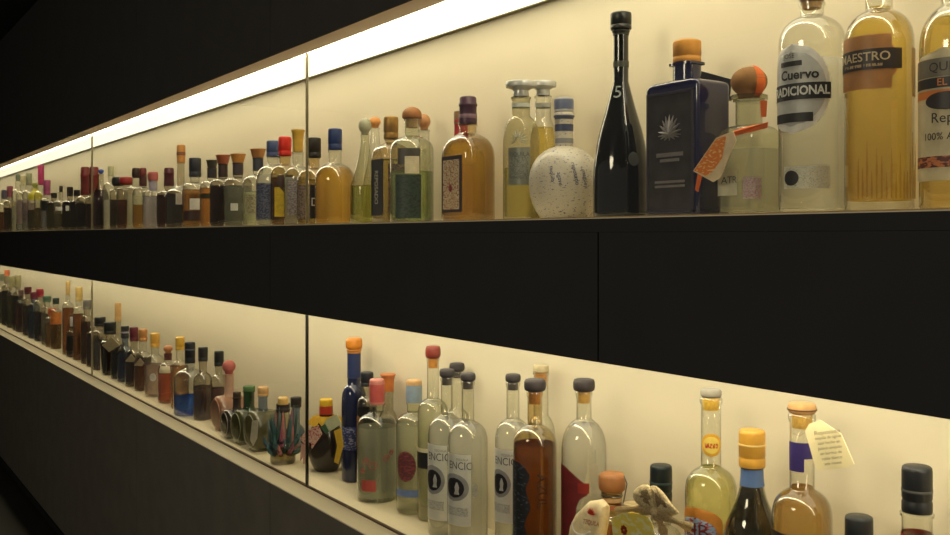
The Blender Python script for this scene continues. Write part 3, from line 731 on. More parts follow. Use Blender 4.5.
bottle('U', 136, 168, 18, 190, 186, 7, 178, 'clear bottle with dark brown cork top, beside the maroon and brown cap', cap='tcork', capw=8, capc=(52, 30, 24), liq=PALE, lev=196, name='tequila_bottle')
bottle('U', 126, 177, 18, 190, 188, 7, 185, 'dark bottle with broad red cap, beside the round black cap', cap='tcork', capw=13, capc=(150, 40, 34), liq=(120, 70, 50), lev=200, gl=g_dark, name='tequila_bottle')
bottle('U', 118, 177, 16, 192, 189, 7, 186, 'bottle with broad round black cap and white edge', cap='tcork', capw=12, capc=(26, 30, 26), liq=(90, 70, 50), lev=200, gl=g_dark, name='tequila_bottle')
bottle('U', 111, 166, 15, 188, 182, 5, 176, 'clear bottle with tall colourless stopper above the round black cap', cap='cyl', capw=6.5, capc=(196, 188, 140), liq=CLEAR, lev=200, name='tequila_bottle')
bottle('U', 101, 169, 16, 200, 176, 5, 174, 'slim violet bottle with blue knob stopper', form='slope', cap='ball', capw=5.5, capc=(60, 80, 160), liq=(84, 50, 60), lev=190, gl=g_dark, name='tequila_bottle')
bottle('U', 94, 167, 17, 204, 196, 9.5, 194, 'wine dark bottle with tall ruby capsule, beside the blue knob stopper', cap='foil', capw=9.5, capc=(112, 26, 26), liq=(60, 22, 24), lev=204, gl=g_dark, name='tequila_bottle')
bottle('U', 85, 167, 17, 204, 196, 8.5, 195, 'wine dark bottle with tall ruby capsule, under the far glass joint', cap='foil', capw=8.5, capc=(104, 24, 26), liq=(48, 20, 22), lev=204, gl=g_dark, name='tequila_bottle', labels=[dict(x=(88, 94), y=(208, 224), m=plain((150, 140, 104)))])
FAR = 'far bottles at the end of the upper shelf'
def small(sh, cx, yt, w, label, capc=(40, 40, 40), capw=5, caph=8, neck=.35, nh=8, sh_=7, liq=None, lev=None, gl=None, Y=.15, cap='cyl', yb=None, labels=(), form='round', collar=None, body=None, name='liquor_bottle', group=None):
    yc = yt + caph; yn = yc + nh; ys = yn + sh_
    return bottle(sh, cx, yt, w, ys, yn, w*neck, yc, label, Y=Y, yb=yb, form=form, cap=cap, capw=capw, capc=capc, gl=gl, body=body, liq=liq, lev=lev, labels=labels, collar=collar, name=name, group=group)
small('U', 77, 190, 15, 'black bottle with black cap, below the ruby capsules', (24, 20, 22), 6, 6, nh=4, sh_=4, liq=(40, 26, 26), gl=g_dark)
small('U', 70, 187, 15, 'dark bottle with black tilted looking cap and pale shoulder', (30, 22, 26), 6, 9, nh=4, sh_=5, liq=(50, 30, 34), gl=g_dark, labels=[dict(x=(66, 74), y=(206, 211), m=WHITE)])
small('U', 61, 186, 14, 'clear bottle with tiny black pointed stopper', (40, 34, 30), 3.5, 6, .3, 8, 5, (110, 100, 70), 214, labels=[dict(x=(56, 66), y=(207, 211), m=WHITE)])
small('U', 54, 193, 14, 'olive bottle with low black cap, beside the pink caps', (28, 30, 24), 6, 5, nh=3, sh_=5, liq=(90, 80, 46), gl=g_dark)
small('U', 47, 180, 13, 'clear bottle with short mauve capsule', (166, 76, 112), 7, 15, .5, 3, 5, (160, 150, 140), 210, labels=[dict(x=(41, 52), y=(201, 211), m=plain((20, 20, 22)))])
small('U', 41, 165, 13, 'bottle with tall bright pink capsule', (176, 44, 92), 6, 20, .45, 6, 6, (120, 96, 60), 208)
small('U', 35, 183, 14, 'bottle with vivid yellow shoulder label', (150, 150, 60), 5, 5, .4, 3, 6, (90, 80, 50), 210, labels=[dict(x=(29, 42), y=(189, 200), m=plain((206, 192, 50)))])
small('U', 29, 173, 13, 'clear bottle with tall clear cap, beside the yellow label', (150, 146, 110), 6, 12, .45, 5, 6, (170, 160, 140), 206, labels=[dict(x=(23, 35), y=(203, 222), m=printed((150, 130, 130), (90, 70, 60), 120))])
small('U', 23, 176, 13, 'clear bottle with cream cap and faint pink label', (190, 176, 130), 5, 9, .4, 6, 6, (190, 180, 160), 206, labels=[dict(x=(17, 29), y=(200, 224), m=printed((170, 150, 140), (140, 110, 110), 120))])
small('U', 18, 174, 12, 'pale bottle with grey green cap', (120, 126, 96), 4.5, 7, .4, 8, 7, PALE, 206)
small('U', 10, 186, 12, 'bottle with dusky pink capsule and dark body', (150, 78, 90), 6, 11, .5, 3, 5, (64, 34, 24), 208, gl=g_dark)
small('U', 4, 190, 12, 'amber bottle with pale body above, cut by the picture edge', (90, 80, 96), 5, 9, .45, 4, 5, (110, 60, 24), 212)
# ================================================================ lower shelf, from the near end
wire_m = plain((120, 116, 104), .3, .9)
bottle('L', 917, 466, 52, 560, 540, 29, 512, 'clear bottle with broad ribbed black screw cap, nearest on the lower shelf', Y=.17, cap='cyl', capw=29, capc=(16, 16, 18), cap2=(.44, .5, (70, 68, 64)), liq=PALE, lev=600, name='tequila_bottle', collar=(533, 552, (150, 52, 36)))
bottle('L', 859, 516, 48, 590, 572, 26, 550, 'short bottle with dark grey screw cap, only its cap rising into view', Y=.17, cap='cyl', capw=27, capc=(44, 46, 46), liq=GOLD, lev=610, name='tequila_bottle')
B = bottle('L', 802, 403, 58, 517, 488, 24, 413, 'amber bottle with wooden top, purple neck label and paper tag of handwriting', Y=.17, cap='tcork', capw=28, capc=(196, 146, 84), caprough=.6, liq=(214, 170, 92), lev=486, glow=.2, name='tequila_bottle', cork=(428, (206, 160, 70)), lip=.014,
    labels=[dict(x=(790.5, 804), y=(441, 470), m=plain((50, 34, 96)), name='neck_label', off=.001, lab='purple neck label'), dict(x=(803.5, 812), y=(441, 457), m=plain((50, 34, 96)), name='neck_label', off=.001), dict(x=(768, 804), y=(529, 580), m=plain((34, 26, 30)), name='label')])
bm = bmesh.new(); lathe(bm, [(14.6*B.Z/F, b_z(B, 410)), (14.6*B.Z/F, b_z(B, 408.5))], 32, False); obj('cap_groove', bm, plain((96, 60, 36)), B.cap)
pg = card(B, 'paper_tag', [(805, 431), (809, 424), (820, 420), (841, 434), (854, 464), (846, 468), (816, 470)], -.048, plain((238, 220, 164), .7, 0, .05, 40), label='cream paper tag with handwriting')
for i, (s_, w_) in enumerate((('Reposado', 4.2), ('tequila de agave', 3.0), ('azul hecho en', 3.0), ('Jalisco anejado', 3.0), ('en barrica de', 3.0), ('roble blanco', 3.0), ('seis meses', 3.0))):
    flat_text(B, s_, 827 + i*1.0, 432 + i*5.2, w_, -.0486, plain((70, 50, 40)), pg, rot=.12, scx=.95 if i else 1.1)
tube_pts = [local(B, P(790, 432, B.Y - .01)), local(B, P(800, 436, B.Y - .022)), local(B, P(810, 428, B.Y - .045))]
bm = bmesh.new(); tube(bm, tube_pts, .0006, 5); obj('tag_string', bm, plain((190, 170, 120)), B.root)
B = bottle('L', 752, 430, 56, 545, 468, 21, 467, 'dark bottle with gold cap and bluish clear neck', Y=.17, form='slope', cap='cyl', capw=26, capc=(212, 154, 50), cap2=(.58, .64, (236, 196, 110)), liq=(92, 80, 58), lev=484, gl=glass((226, 228, 226), (84, 88, 92)), mixr=.4, glow=.2, collar=(468, 485, (92, 118, 160)), name='tequila_bottle')
B = bottle('L', 711, 389, 51, 492, 466, 20, 397, 'pale bottle with oval yellow neck seal and orange and blue label', Y=.17, cap='tcork', capw=21, capc=(150, 140, 118), liq=(226, 206, 124), lev=466, glow=.2, name='tequila_bottle', cork=(410, (226, 178, 60)), lip=.012,
    labels=[dict(x=(702.5, 720), y=(432, 455), m=plain((226, 166, 40)), shape='oval', name='neck_seal', lab='yellow oval neck seal'),
            dict(x=(704, 718.5), y=(435, 452), m=plain((240, 206, 90)), shape='oval', name='seal_field', off=.0013), dict(x=(705.5, 717), y=(441.5, 446.5), m=printed((236, 190, 70), (180, 40, 30), 520, .48, .5, (1, 1, .4)), name='seal_print', off=.0019),
            dict(x=(682, 722), y=(503, 562), m=plain((216, 140, 56)), shape='arch', lab='orange label with blue field'), dict(x=(684, 716), y=(513, 562), m=printed((150, 176, 200), (176, 60, 40), 130, .56), name='label_field', shape='arch', off=.0014, t=[('HB', 697, 526, 14, plain((120, 40, 30)), dict(off=.0024))])])
# teal capped bottle behind the burlap bow
bottle('L', 661, 465, 44, 545, 525, 20, 500, 'bottle with dark teal and black screw cap, behind the burlap bow', Y=.205, cap='cyl', capw=22, capc=(18, 30, 32), cap2=(.47, .54, (46, 66, 68)), liq=PALE, lev=560, name='tequila_bottle')
# bottle wrapped in yellow cloth with burlap bow
B = bottle('L', 633, 503, 50, 560, 522, 22, 508, 'bottle wrapped in patterned yellow cloth, tied with a burlap bow', Y=.125, form='soft', cap='tcork', capw=20, capc=(176, 150, 100), body=printed((250, 212, 90), (150, 60, 30), 60, .6), name='wrapped_bottle')
def ptube(pts, dy, r, m, name, flat=1.0, par=None):
    bm = bmesh.new(); q = [local(B, P(x, y, B.Y + (d if isinstance(dy, str) else dy))) for (x, y, d) in [(p + (0,))[:3] for p in pts]]
    q = [local(B, P(p[0], p[1], B.Y + (p[2] if len(p) > 2 else dy))) for p in pts]
    tube(bm, smoothprof([tuple(v) for v in q], 5), r, 8); o = obj(name, bm, m, par or B.root); return o
burlap = printed((216, 192, 140), (186, 160, 112), 420, .52, .9, (1, 1, 1))
def ribbon(pts, w, m, name, parent):
    """broad cloth band along picture points (x, y, depth offset); w half width in picture points"""
    q = smoothprof([p for p in pts], 6); bm = bmesh.new(); prev = None
    for i, p in enumerate(q):
        a, b = q[max(i-1, 0)], q[min(i+1, len(q)-1)]; dx, dy = b[0]-a[0], b[1]-a[1]; L = math.hypot(dx, dy) or 1
        ww = w * (.75 + .25*math.sin(i*.9)); nx, ny = -dy/L*ww, dx/L*ww
        e = [local(B, P(p[0] + nx*k, p[1] + ny*k, B.Y + p[2] + (.004*(1-k*k)) * -1)) for k in (-1, -.5, 0, .5, 1)]
        row = [bm.verts.new(v) for v in e]
        if prev:
            for k in range(4): bm.faces.new((prev[k], prev[k+1], row[k+1], row[k]))
        prev = row
    bmesh.ops.solidify(bm, geom=bm.faces[:], thickness=.0012)
    return obj(name, bm, m, parent)
def leaf(outline, dy, puff, m, name):
    n = len(outline); cx_, cy_ = sum(p[0] for p in outline)/n, sum(p[1] for p in outline)/n; bm = bmesh.new(); L = []
    oo = smoothprof([tuple(p) for p in outline] + [tuple(outline[0])], 3)[:-1]
    for f, d in ((.25, -puff), (.6, -puff*.8), (.9, -puff*.4), (1, 0), (.9, puff*.4), (.6, puff*.8), (.25, puff)):
        L.append([bm.verts.new(local(B, P(cx_ + (x-cx_)*f, cy_ + (y-cy_)*f, B.Y + dy + d + .0012*math.sin(i*1.9)*f))) for i, (x, y) in enumerate(oo)])
    bm.faces.new(L[0]); bm.faces.new(L[-1][::-1])
    for a, b in zip(L, L[1:]):
        for i in range(len(a)): j = (i+1) % len(a); bm.faces.new((a[i], a[j], b[j], b[i]))
    return obj(name, bm, m, B.root)
leaf([(656, 513), (643, 508), (635, 501), (633, 493), (638, 487), (646, 484), (652, 489), (656, 500)], -.05, .010, burlap, 'bow_loop')
leaf([(656, 513), (653, 499), (650, 487), (656, 486), (664, 493), (672, 504), (679, 513), (668, 516)], -.05, .010, burlap, 'bow_loop')
burlap_shade = printed((150, 126, 84), (120, 98, 62), 420, .52, .9, (1, 1, 1))  # darker burlap copy, shade inside the bow loops put into colour
leaf([(651, 507), (643, 502), (639, 496), (641, 491), (646, 489), (650, 494)], -.057, .004, burlap_shade, 'loop_shade')
leaf([(657, 507), (655, 498), (655, 492), (660, 494), (666, 502), (669, 508)], -.057, .004, burlap_shade, 'loop_shade')
ribbon([(615, 512, -.04), (634, 509, -.05), (655, 513, -.055), (672, 520, -.055), (692, 528, -.05)], 5, burlap, 'bow_tail', B.root)
ribbon([(655, 514, -.052), (661, 524, -.056), (664, 540, -.056), (660, 556, -.05)], 5, burlap, 'bow_tail', B.root)
bm = bmesh.new(); bmesh.ops.create_uvsphere(bm, u_segments=14, v_segments=9, radius=.008); kn = local(B, P(655, 512, B.Y - .056))
for v in bm.verts: v.co = Vector((v.co.x*1.1, v.co.y*.7, v.co.z)) + kn
obj('bow_knot', bm, burlap, B.root)
bm = bmesh.new()                 # printed face of the cloth, a folded yellow flap
sheet(bm, smoothprof([tuple(local(B, P(x, y, B.Y - .046))) for x, y in ((612, 520), (622, 513), (640, 514), (652, 522), (655, 560), (616, 560))], 3), (0, -.0015, 0))
fl = obj('cloth_flap', bm, printed((255, 222, 96), (250, 236, 170), 70, .55), B.root, smooth=False)
bm = bmesh.new(); c = local(B, P(624, 530, B.Y - .0482))
for i in range(8): a = 2*math.pi*i/8; sheet(bm, [c + Vector((math.cos(a+d)*r, 0, math.sin(a+d)*r)) for r, d in ((.002, -.5), (.007, -.35), (.0085, 0), (.007, .35), (.002, .5))], (0, -.0006, 0))
obj('flower_print', bm, plain((150, 40, 20)), fl, smooth=False)
# small clip top bottle
B = bottle('L', 612, 473, 38, 535, 514, 19, 491, 'small bottle with round copper brown stopper and wire bail', Y=.17, cap='tcork', capw=27, capc=(176, 114, 62), caprough=.5, liq=(216, 150, 80), lev=530, gl=g_warm, name='tequila_bottle', collar=[(497, 501, (200, 160, 110)), (504, 508, (196, 110, 70))])
k = B.Z / F
bm = bmesh.new(); c = lambda x, y, d=0: local(B, P(x, y, B.Y + d))
tube(bm, [c(624, 476), c(627, 484), c(625, 494), c(623, 505)], .0011, 6); obj('wire_bail', bm, wire_m, B.root)
bm = bmesh.new(); tube(bm, [Vector((math.cos(a)*10.6*k, math.sin(a)*10.6*k, b_z(B, 495))) for a in [2*math.pi*i/24 for i in range(24)]], .0011, 6, True); obj('wire_ring', bm, wire_m, B.root)
bx, _ = at(594, .105)
# cream drawstring pouch leaning on it: hangs as a thing of its own
pr = thing('cloth_pouch', 'small cream cloth pouch printed with a red agave, before the maroon silhouette bottle', 'pouch', (bx, .105, Z_LO + .0004))
Bp = Bottle(); Bp.root = pr; Bp.rz = 0; Bp.Y = .105; Bp.Z = at(594, .105)[1]
outline = [(573, 524), (579, 512), (590, 501), (603, 499), (607, 505), (606, 520), (603, 538), (601, 575), (596, 618), (576, 618), (571, 575), (570, 545)]
bm = bmesh.new(); oc = local(Bp, P(590, 540, .105)); layers = []
for (f, dy) in ((.72, -.014), (.92, -.010), (1.0, 0), (.92, .010), (.72, .014)):
    layers.append([bm.verts.new(oc + (Vector(local(Bp, P(x, max(y, 0), .105))) - oc) * f + Vector((0, dy, 0))) for x, y in outline])
bm.faces.new(layers[0]); bm.faces.new(layers[-1][::-1])
for a, b in zip(layers, layers[1:]):
    for i in range(len(a)): j = (i+1) % len(a); bm.faces.new((a[i], a[j], b[j], b[i]))
bmesh.ops.subdivide_edges(bm, edges=bm.edges[:], cuts=1, use_grid_fill=True, smooth=.08)
zlo = min(v.co.z for v in bm.verts)
for v in bm.verts: v.co.z -= min(0, zlo) if v.co.z < .05 else 0
obj('pouch_body', bm, plain((240, 216, 164), .85, 0, .12, 90), pr)
bm = bmesh.new(); c0 = local(Bp, P(591, 515, .105 - .0190))
for a in [math.radians(20 + 140*i/6) for i in range(7)]: sheet(bm, [c0, c0 + Vector((math.cos(a-.22)*.007, 0, math.sin(a-.22)*.008)), c0 + Vector((math.cos(a)*.012, 0, math.sin(a)*.014)), c0 + Vector((math.cos(a+.22)*.007, 0, math.sin(a+.22)*.008))], (0, -.0008, 0))
obj('agave_print', bm, plain((206, 52, 30)), pr, smooth=False)
tq = flat_text(Bp, 'TEQUILA', 591, 523, 4.6, -.0185, plain((170, 50, 34)), pr, rot=-.2, scx=.62)
bm = bmesh.new(); tube(bm, smoothprof([tuple(local(Bp, P(x, y, .09))) for x, y in ((572, 522), (574, 531), (582, 535), (590, 532))], 5), .0013, 6); obj('drawstring', bm, plain((222, 214, 200)), pr)
# maroon silhouette bottle
B = bottle('L', 584, 379, 45, 452, 418, 15, 391, 'tall clear bottle with dark cap and large maroon silhouette label', Y=.17, cap='tcork', capw=22, capc=(44, 32, 30), caprough=.6, liq=(232, 226, 178), lev=424, name='tequila_bottle', cork=(403, (206, 156, 70)), lip=.012,
    labels=[dict(x=(556, 590), y=(463, 560), m=plain((104, 22, 24), .5, 0, .2, 50), shape='sil', lab='maroon figure silhouette', curve=[(0, 0, .62), (.26, 0, .64), (.52, 0, .68), (.62, 0, .70), (.70, 0, .80), (.73, 0, .95), (.82, 0, .95), (.866, 0, .80), (.93, 0, .62), (.98, 0, .45), (1, .0, .3)]),
            dict(x=(578, 589), y=(478, 488), m=plain((140, 34, 28)), name='hand_print', off=.0012)])
# brown ornate bottle
B = bottle('L', 535, 379, 44, 446, 424, 15, 391, 'brown bottle with dark cap, black filigree panel and upright letters', Y=.125, cap='tcork', capw=22, capc=(44, 33, 31), caprough=.6, liq=(156, 96, 50), lev=443, gl=g_warm, name='tequila_bottle', cork=(404, (196, 140, 70)), lip=.012,
    labels=[dict(x=(511, 531), y=(459, 546), m=printed((26, 28, 34), (84, 88, 96), 90, .62), shape='sil', lab='black filigree panel', curve=[(0, 0, .7), (.1, 0, 1), (.3, 0, .74), (.5, 0, 1), (.72, 0, .8), (.85, 0, 1), (.95, 0, .8), (1, 0, .5)])])
wrap_text(B, 'AZUL', 541, 486, 9.5, plain((40, 16, 10)), B.g, rot=-math.pi/2)
# clear bottle behind it
bottle('L', 541, 365, 29, 440, 415, 15, 372, 'tall clear bottle with amber cork under clear top, behind the brown filigree bottle', Y=.222, cap='cyl', capw=16, capc=(196, 176, 130), liq=CLEAR, lev=430, name='tequila_bottle', cork=(386, (198, 134, 60)))
# the four white label bottles
LN = dict(cap='tcork', capc=(46, 38, 36), caprough=.6, liq=(234, 230, 176), name='tequila_bottle')
def encio(cx, yt, w, ys, yn, wn, yc, label, lx0, lx1, ly0, ly1, Y, lev, vis=True):
    lab = []
    if vis:
        h = ly1 - ly0; m = lx0 + (lx1 - lx0) * .46
        lab = [dict(x=(lx0, lx1), y=(ly0, ly1), m=plain((226, 220, 200), .5, 0, .04, 40), lab='white paper label', t=[('ENCIO', m + 2, ly0 + h*.16, 7.5, plain((84, 80, 84)), dict(maxw=26)), ('TEQUILA', m + 4, ly0 + h*.07, 2.2, plain((120, 116, 112)))]),
               dict(x=(lx0 - 2, lx1 - 2), y=(ly0 + h*.27, ly0 + h*.66), m=plain((156, 152, 146)), shape='oval', name='label_halo', off=.0012),
               dict(x=(lx0 + (lx1-lx0)*.08, lx0 + (lx1-lx0)*.72), y=(ly0 + h*.33, ly0 + h*.61), m=plain((30, 28, 32)), shape='oval', name='label_emblem', off=.0017),
               dict(x=(lx0 + (lx1-lx0)*.3, lx0 + (lx1-lx0)*.56), y=(ly0 + h*.39, ly0 + h*.56), m=plain((196, 188, 176)), shape='sil', name='emblem_figure', off=.0022, curve=[(0, .1, .9), (.3, .3, .8), (.6, .2, .9), (1, .45, .65)]),
               dict(x=(lx0 + 1, lx1 - 3), y=(ly0 + h*.74, ly0 + h*.86), m=printed((220, 214, 194), (150, 146, 136), 500, .52), name='label_print', off=.0013)]
    b = bottle('L', cx, yt, w, ys, yn, wn, yt + 8, label, Y=Y, capw=15.5, lev=lev, labels=lab, cork=(yc + 2, (74, 62, 54)), lip=.01, **LN)
    if vis: wrap_patch(b, 'barcode', lx1 + 2, lx1 + 6, ly0 + (ly1-ly0)*.42, ly0 + (ly1-ly0)*.6, printed((210, 206, 190), (70, 66, 60), 700, .5), b.root)
    return b
encio(513, 374, 36, 440, 418, 13, 388, 'white labelled bottle with dark stopper, standing beside the brown filigree bottle', 494, 513, 447, 519, .155, 424)
encio(468, 373, 40, 442, 420, 12.5, 387, 'white labelled bottle with dark stopper, in front of its two twins', 447, 471, 451, 521, .13, 426)
encio(447, 369, 38, 436, 414, 12, 383, 'white labelled bottle with dark stopper, second of the tight trio, label partly covered', 427, 447, 442, 516, .155, 420)
encio(457, 363, 28, 430, 408, 12, 376, 'bottle with dark stopper at the back of the white labelled trio', 0, 0, 0, 0, .222, 420, False)
# tall bottle with red stopper
B = bottle('L', 433, 346, 31, 414, 398, 12, 358, 'tall pale bottle with red and amber stopper and low black and cream band', Y=.195, cap='tcork', capw=15.5, capc=(136, 46, 26), liq=(230, 224, 156), lev=402, name='tequila_bottle', cork=(368, (214, 140, 40)),
    labels=[dict(x=(413, 434), y=(446, 466), m=plain((26, 24, 24)), lab='black band label'), dict(x=(413, 434), y=(446, 450), m=CREAM, name='label_edge', off=.0012)])
# clear bottle, blue striped cap
B = bottle('L', 414, 380, 36, 426, 412, 14, 402, 'clear bottle with cork and pale blue striped cap and dark red rosette', Y=.19, cap='cyl', capw=16, capc=(206, 160, 100), caprough=.7, cap2=(.0, .78, (146, 160, 168)), liq=(226, 228, 196), lev=424, foot=.012, name='tequila_bottle', gl=g_thick,
    labels=[dict(x=(398, 416), y=(448, 478), m=printed((96, 46, 50), (140, 60, 60), 120), shape='oval', lab='dark red rosette'), dict(x=(397, 420), y=(486, 493), m=plain((110, 130, 176)), name='blue_smear')])
# clear bottle, red striped cap
B = bottle('L', 377, 379, 40, 428, 412, 15, 404, 'clear arched bottle with pink and red striped cap and scrolling red print', yb=504, cap='cyl', capw=15, capc=(200, 124, 108), cap2=(.1, .8, (186, 82, 74)), liq=(222, 224, 196), lev=426, foot=.012, name='tequila_bottle', gl=g_thick,
    labels=[dict(x=(362, 376), y=(476, 487), m=plain((178, 74, 64)), name='red_label')])
for (x, y, r_) in ((373, 462, 5), (366, 458, 4), (386, 455, 4), (363, 468, 3), (391, 450, 3)):
    bm = bmesh.new(); a0, z0 = b_ang(B, x), b_z(B, y); kk = r_*B.Z/F
    tube(bm, [surf(B, a0 + math.cos(t)*kk*(1-t/14)/B.R, z0 + math.sin(t)*kk*(1-t/14), .0008) for t in [i*.5 for i in range(20)]], .0011, 5)
    obj('scroll_print', bm, plain((160, 52, 56)), B.root)
bottle('L', 388, 374, 20, 428, 410, 11, 391, 'smoky dark bottle with flared orange stopper, behind the red scroll bottle', Y=.226, cap='flare', capw=16, capc=(206, 118, 52), liq=(92, 86, 78), lev=420, gl=g_dark, name='tequila_bottle')
bottle('L', 367, 372, 20, 408, 396, 10, 386, 'dark bottle with black cap and brown scroll label, beside the cobalt bottle', Y=.19, cap='cyl', capw=13, capc=(38, 40, 44), liq=(60, 48, 40), lev=408, gl=g_dark, name='tequila_bottle',
    labels=[dict(x=(352, 366), y=(415, 453), m=printed((150, 96, 46), (90, 52, 24), 90, .5), shape='oval', lab='brown scroll label')])
bluem = plain((26, 32, 62), .12, 0, .1, 20, .6)
B = bottle('L', 354, 338, 25, 402, 384, 13, 349, 'tall cobalt blue bottle with orange top', Y=.205, form='round', cap='tcork', capw=17, capc=(214, 130, 36), body=bluem, name='tequila_bottle',
    labels=[dict(x=(342, 356), y=(425, 448), m=printed((44, 54, 104), (150, 150, 170), 110, .58), name='label')], collar=[(349, 353, (190, 120, 40)), (353, 378, (40, 52, 92))])
# dark round bottle in ribbons
B = bottle('L', 326, 399, 36, 446, 418, 12, 414, 'squat dark round bottle with yellow and red cap, yellow ruffle and paper tags', yb=474, form='ball', ry=.85, cap='cyl', capw=13, capc=(226, 180, 40), caprough=.6, cap2=(.0, .55, (186, 54, 30)), body=plain((36, 26, 20), .25, 0, .1, 20, .3), name='flask_bottle')
yel = plain((222, 176, 40), .75, 0, .12, 80)
bm = bmesh.new(); prev = None    # ruffle
for i in range(49):
    a = 2*math.pi*i/48; r0 = B.R*.36; r1 = B.R*(.80 + .10*math.sin(a*9)); zz = b_z(B, 417)
    row = [bm.verts.new((r0*math.sin(a), -r0*math.cos(a), zz + .004)), bm.verts.new(((r0+r1)/2*math.sin(a), -(r0+r1)/2*math.cos(a), zz + .004*math.sin(a*9))), bm.verts.new((r1*math.sin(a), -r1*math.cos(a), zz - .016 + .007*math.cos(a*9)))]
    if prev:
        for q in range(2): bm.faces.new((prev[q], prev[q+1], row[q+1], row[q]))
    prev = row
bmesh.ops.solidify(bm, geom=bm.faces[:], thickness=.001); obj('cloth_ruffle', bm, yel, B.root)
card(B, 'ribbon_tail', [(334, 431), (341, 428), (343, 446), (338, 464), (334, 462), (337, 446)], -.058, yel, .0015, label='yellow ribbon tail')
card(B, 'green_tag', [(321, 428), (326, 420), (337, 414), (341, 424), (327, 433)], -.044, plain((206, 206, 160)), label='pale green edged card')
card(B, 'tag_edge', [(320, 427), (325, 424), (329, 432), (326, 434)], -.0455, plain((60, 100, 64)), .0006)
card(B, 'red_print_tag', [(300, 438), (306, 431), (318, 425), (322, 434), (311, 450), (305, 446)], -.05, printed((228, 186, 164), (190, 66, 60), 130, .56), label='pink card with red print')
card(B, 'pink_ribbon', [(301, 443), (309, 449), (308, 456), (306, 464), (303, 464), (303, 457), (300, 461)], -.045, plain((212, 164, 146)), label='pale pink ribbon ends')
# agave shaped ornament bottle
B = bottle('L', 283, 397, 26, 456, 428, 13, 408, 'agave plant shaped bottle with teal and pink leaves and cork stopper', yb=466, form='soft', cap='tcork', capw=11, capc=(206, 166, 90), gl=g_thick, liq=(160, 130, 60), lev=440, collar=(404, 412, (44, 34, 34)), name='agave_bottle')
cols = [(70, 104, 100), (64, 92, 104), (150, 84, 100), (60, 84, 74), (110, 120, 110), (186, 120, 110)]
zb = b_z(B, 458); kk = B.Z/F
for i in range(52):
    a = 2*math.pi*i*.381966; lv = i/51; rt = (14.5 + 5*math.sin(i*2.1))*kk*(1.15 - .45*lv); z0 = zb + (4 + 15*lv)*kk; z1 = z0 + (10 + 24*lv)*kk
    d = Vector((math.sin(a), -math.cos(a), 0)); b0 = d*B.R*.55 + Vector((0, 0, z0)); b1 = d*rt*.85 + Vector((0, 0, (z0*.6+z1*.4))); b2 = d*rt + Vector((0, 0, z1))
    bm = bmesh.new(); pts = smoothprof([tuple(b0), tuple(b1), tuple(b2)], 4)
    tube(bm, pts, [(.0085*(1 - (j/(len(pts)-1))**1.8) + .0005) for j in range(len(pts))], 6)
    obj('agave_leaf', bm, plain(cols[(i*7 + (2 if math.sin(a) > .3 else 0)) % 6], .35, 0, .15, 60), B.root)
bottle('L', 296, 397, 20, 440, 424, 8, 407, 'dark bottle with black cap, behind the agave shaped bottle', Y=.225, cap='cyl', capw=11, capc=(40, 34, 34), liq=(90, 70, 70), lev=436, gl=g_blue, name='tequila_bottle')
# canteen bottles: round faces toward the glass, necks on top
def canteen(cx, yt, yc, neckw, yn, fx, fy, fr, depth_px, label, capc, capw, capk, bodym, ringm, neckm, gls=True, tagq=None, Y=.15, hd=.046):
    X, Z = at(cx, Y); k = Z/F; H0 = SHELF['L']
    B = Bottle(); B.cx = cx; B.w = fr*2; B.Z = Z; B.z0 = H0; B.Y = Y; B.X = X; B.phi = math.pi/2 - TH - math.atan((cx - CX)/F); B.rz = 0
    R = fr*k*1.12; B.R = R
    ALL.append((X, Y, R, hd, 'canteen', cx, label))
    B.root = thing('canteen_bottle', label, 'bottle', (X, Y, H0 + .0004))
    prof = [(0, -hd)] + [(R*.7*i/3, -hd) for i in (1, 2, 3)] + [(R*.9, -hd*.93), (R*.98, -hd*.8), (R, -hd*.5), (R, hd*.5), (R*.98, hd*.8), (R*.9, hd*.93), (R*.7, hd), (0, hd)]
    bm = bmesh.new(); lathe(bm, prof, 36)
    for v in bm.verts: v.co = Vector((v.co.x, v.co.z, v.co.y + R + .002))
    B.g = obj('glass' if gls else 'body', bm, bodym, B.root)
    zn = 2*R; zc = zat(yc, Z) - H0; zt = zat(yt, Z) - H0; rn = neckw/2*k
    zc = max(zc, zn + .008); zt = max(zt, zc + .006)
    bm = bmesh.new(); lathe(bm, [(r_, z_) for r_, z_ in ((rn*1.5, zn - .006), (rn*1.15, zn + .004), (rn, zn + .01), (rn, zc - .004), (rn*1.15, zc - .003), (rn*1.15, zc))], 20); obj('neck', bm, neckm, B.root)
    bm = bmesh.new(); lathe(bm, [(r_, z_ + zc) for r_, z_ in capshape(capk, capw/2*k, zt - zc)], 20); obj('stopper', bm, plain(capc, .7), B.root)
    bm = bmesh.new(); lathe(bm, [(R*.55, -hd*.2), (R*.78, -hd*.62), (R*.8, -hd*.75)], 30, False)
    bm = bmesh.new(); ring = [Vector((R*.8*math.cos(t), -hd - .0001, R + .002 + R*.8*math.sin(t))) for t in [2*math.pi*i/36 for i in range(36)]]; tube(bm, ring, .0012, 6, True); obj('face_ring', bm, ringm, B.root)
    bm = bmesh.new(); box(bm, -R*.42, R*.42, -hd*.85, hd*.85, -.0004, .004, .001); obj('foot', bm, bodym, B.root)
    if tagq: card(B, 'paper_tag', tagq, -hd - .006, plain((216, 204, 176), .7, 0, .15, 100))
    return B
gdk = plain((44, 34, 28), .12, 0, .15, 30, .5)
canteen(263, 387, 396, 9, 402, 256, 428, 17.5, 20, 'round clear canteen bottle with cork, bluish neck and small white tag', (206, 160, 100), 11, 'cyl', glass((206, 206, 186), (90, 88, 70), 1.0, .1, .6, (136, 130, 100)), plain((150, 146, 124), .3), g_blue, tagq=[(252, 421), (258, 420), (257, 438), (253, 446), (250, 440)], Y=.14)
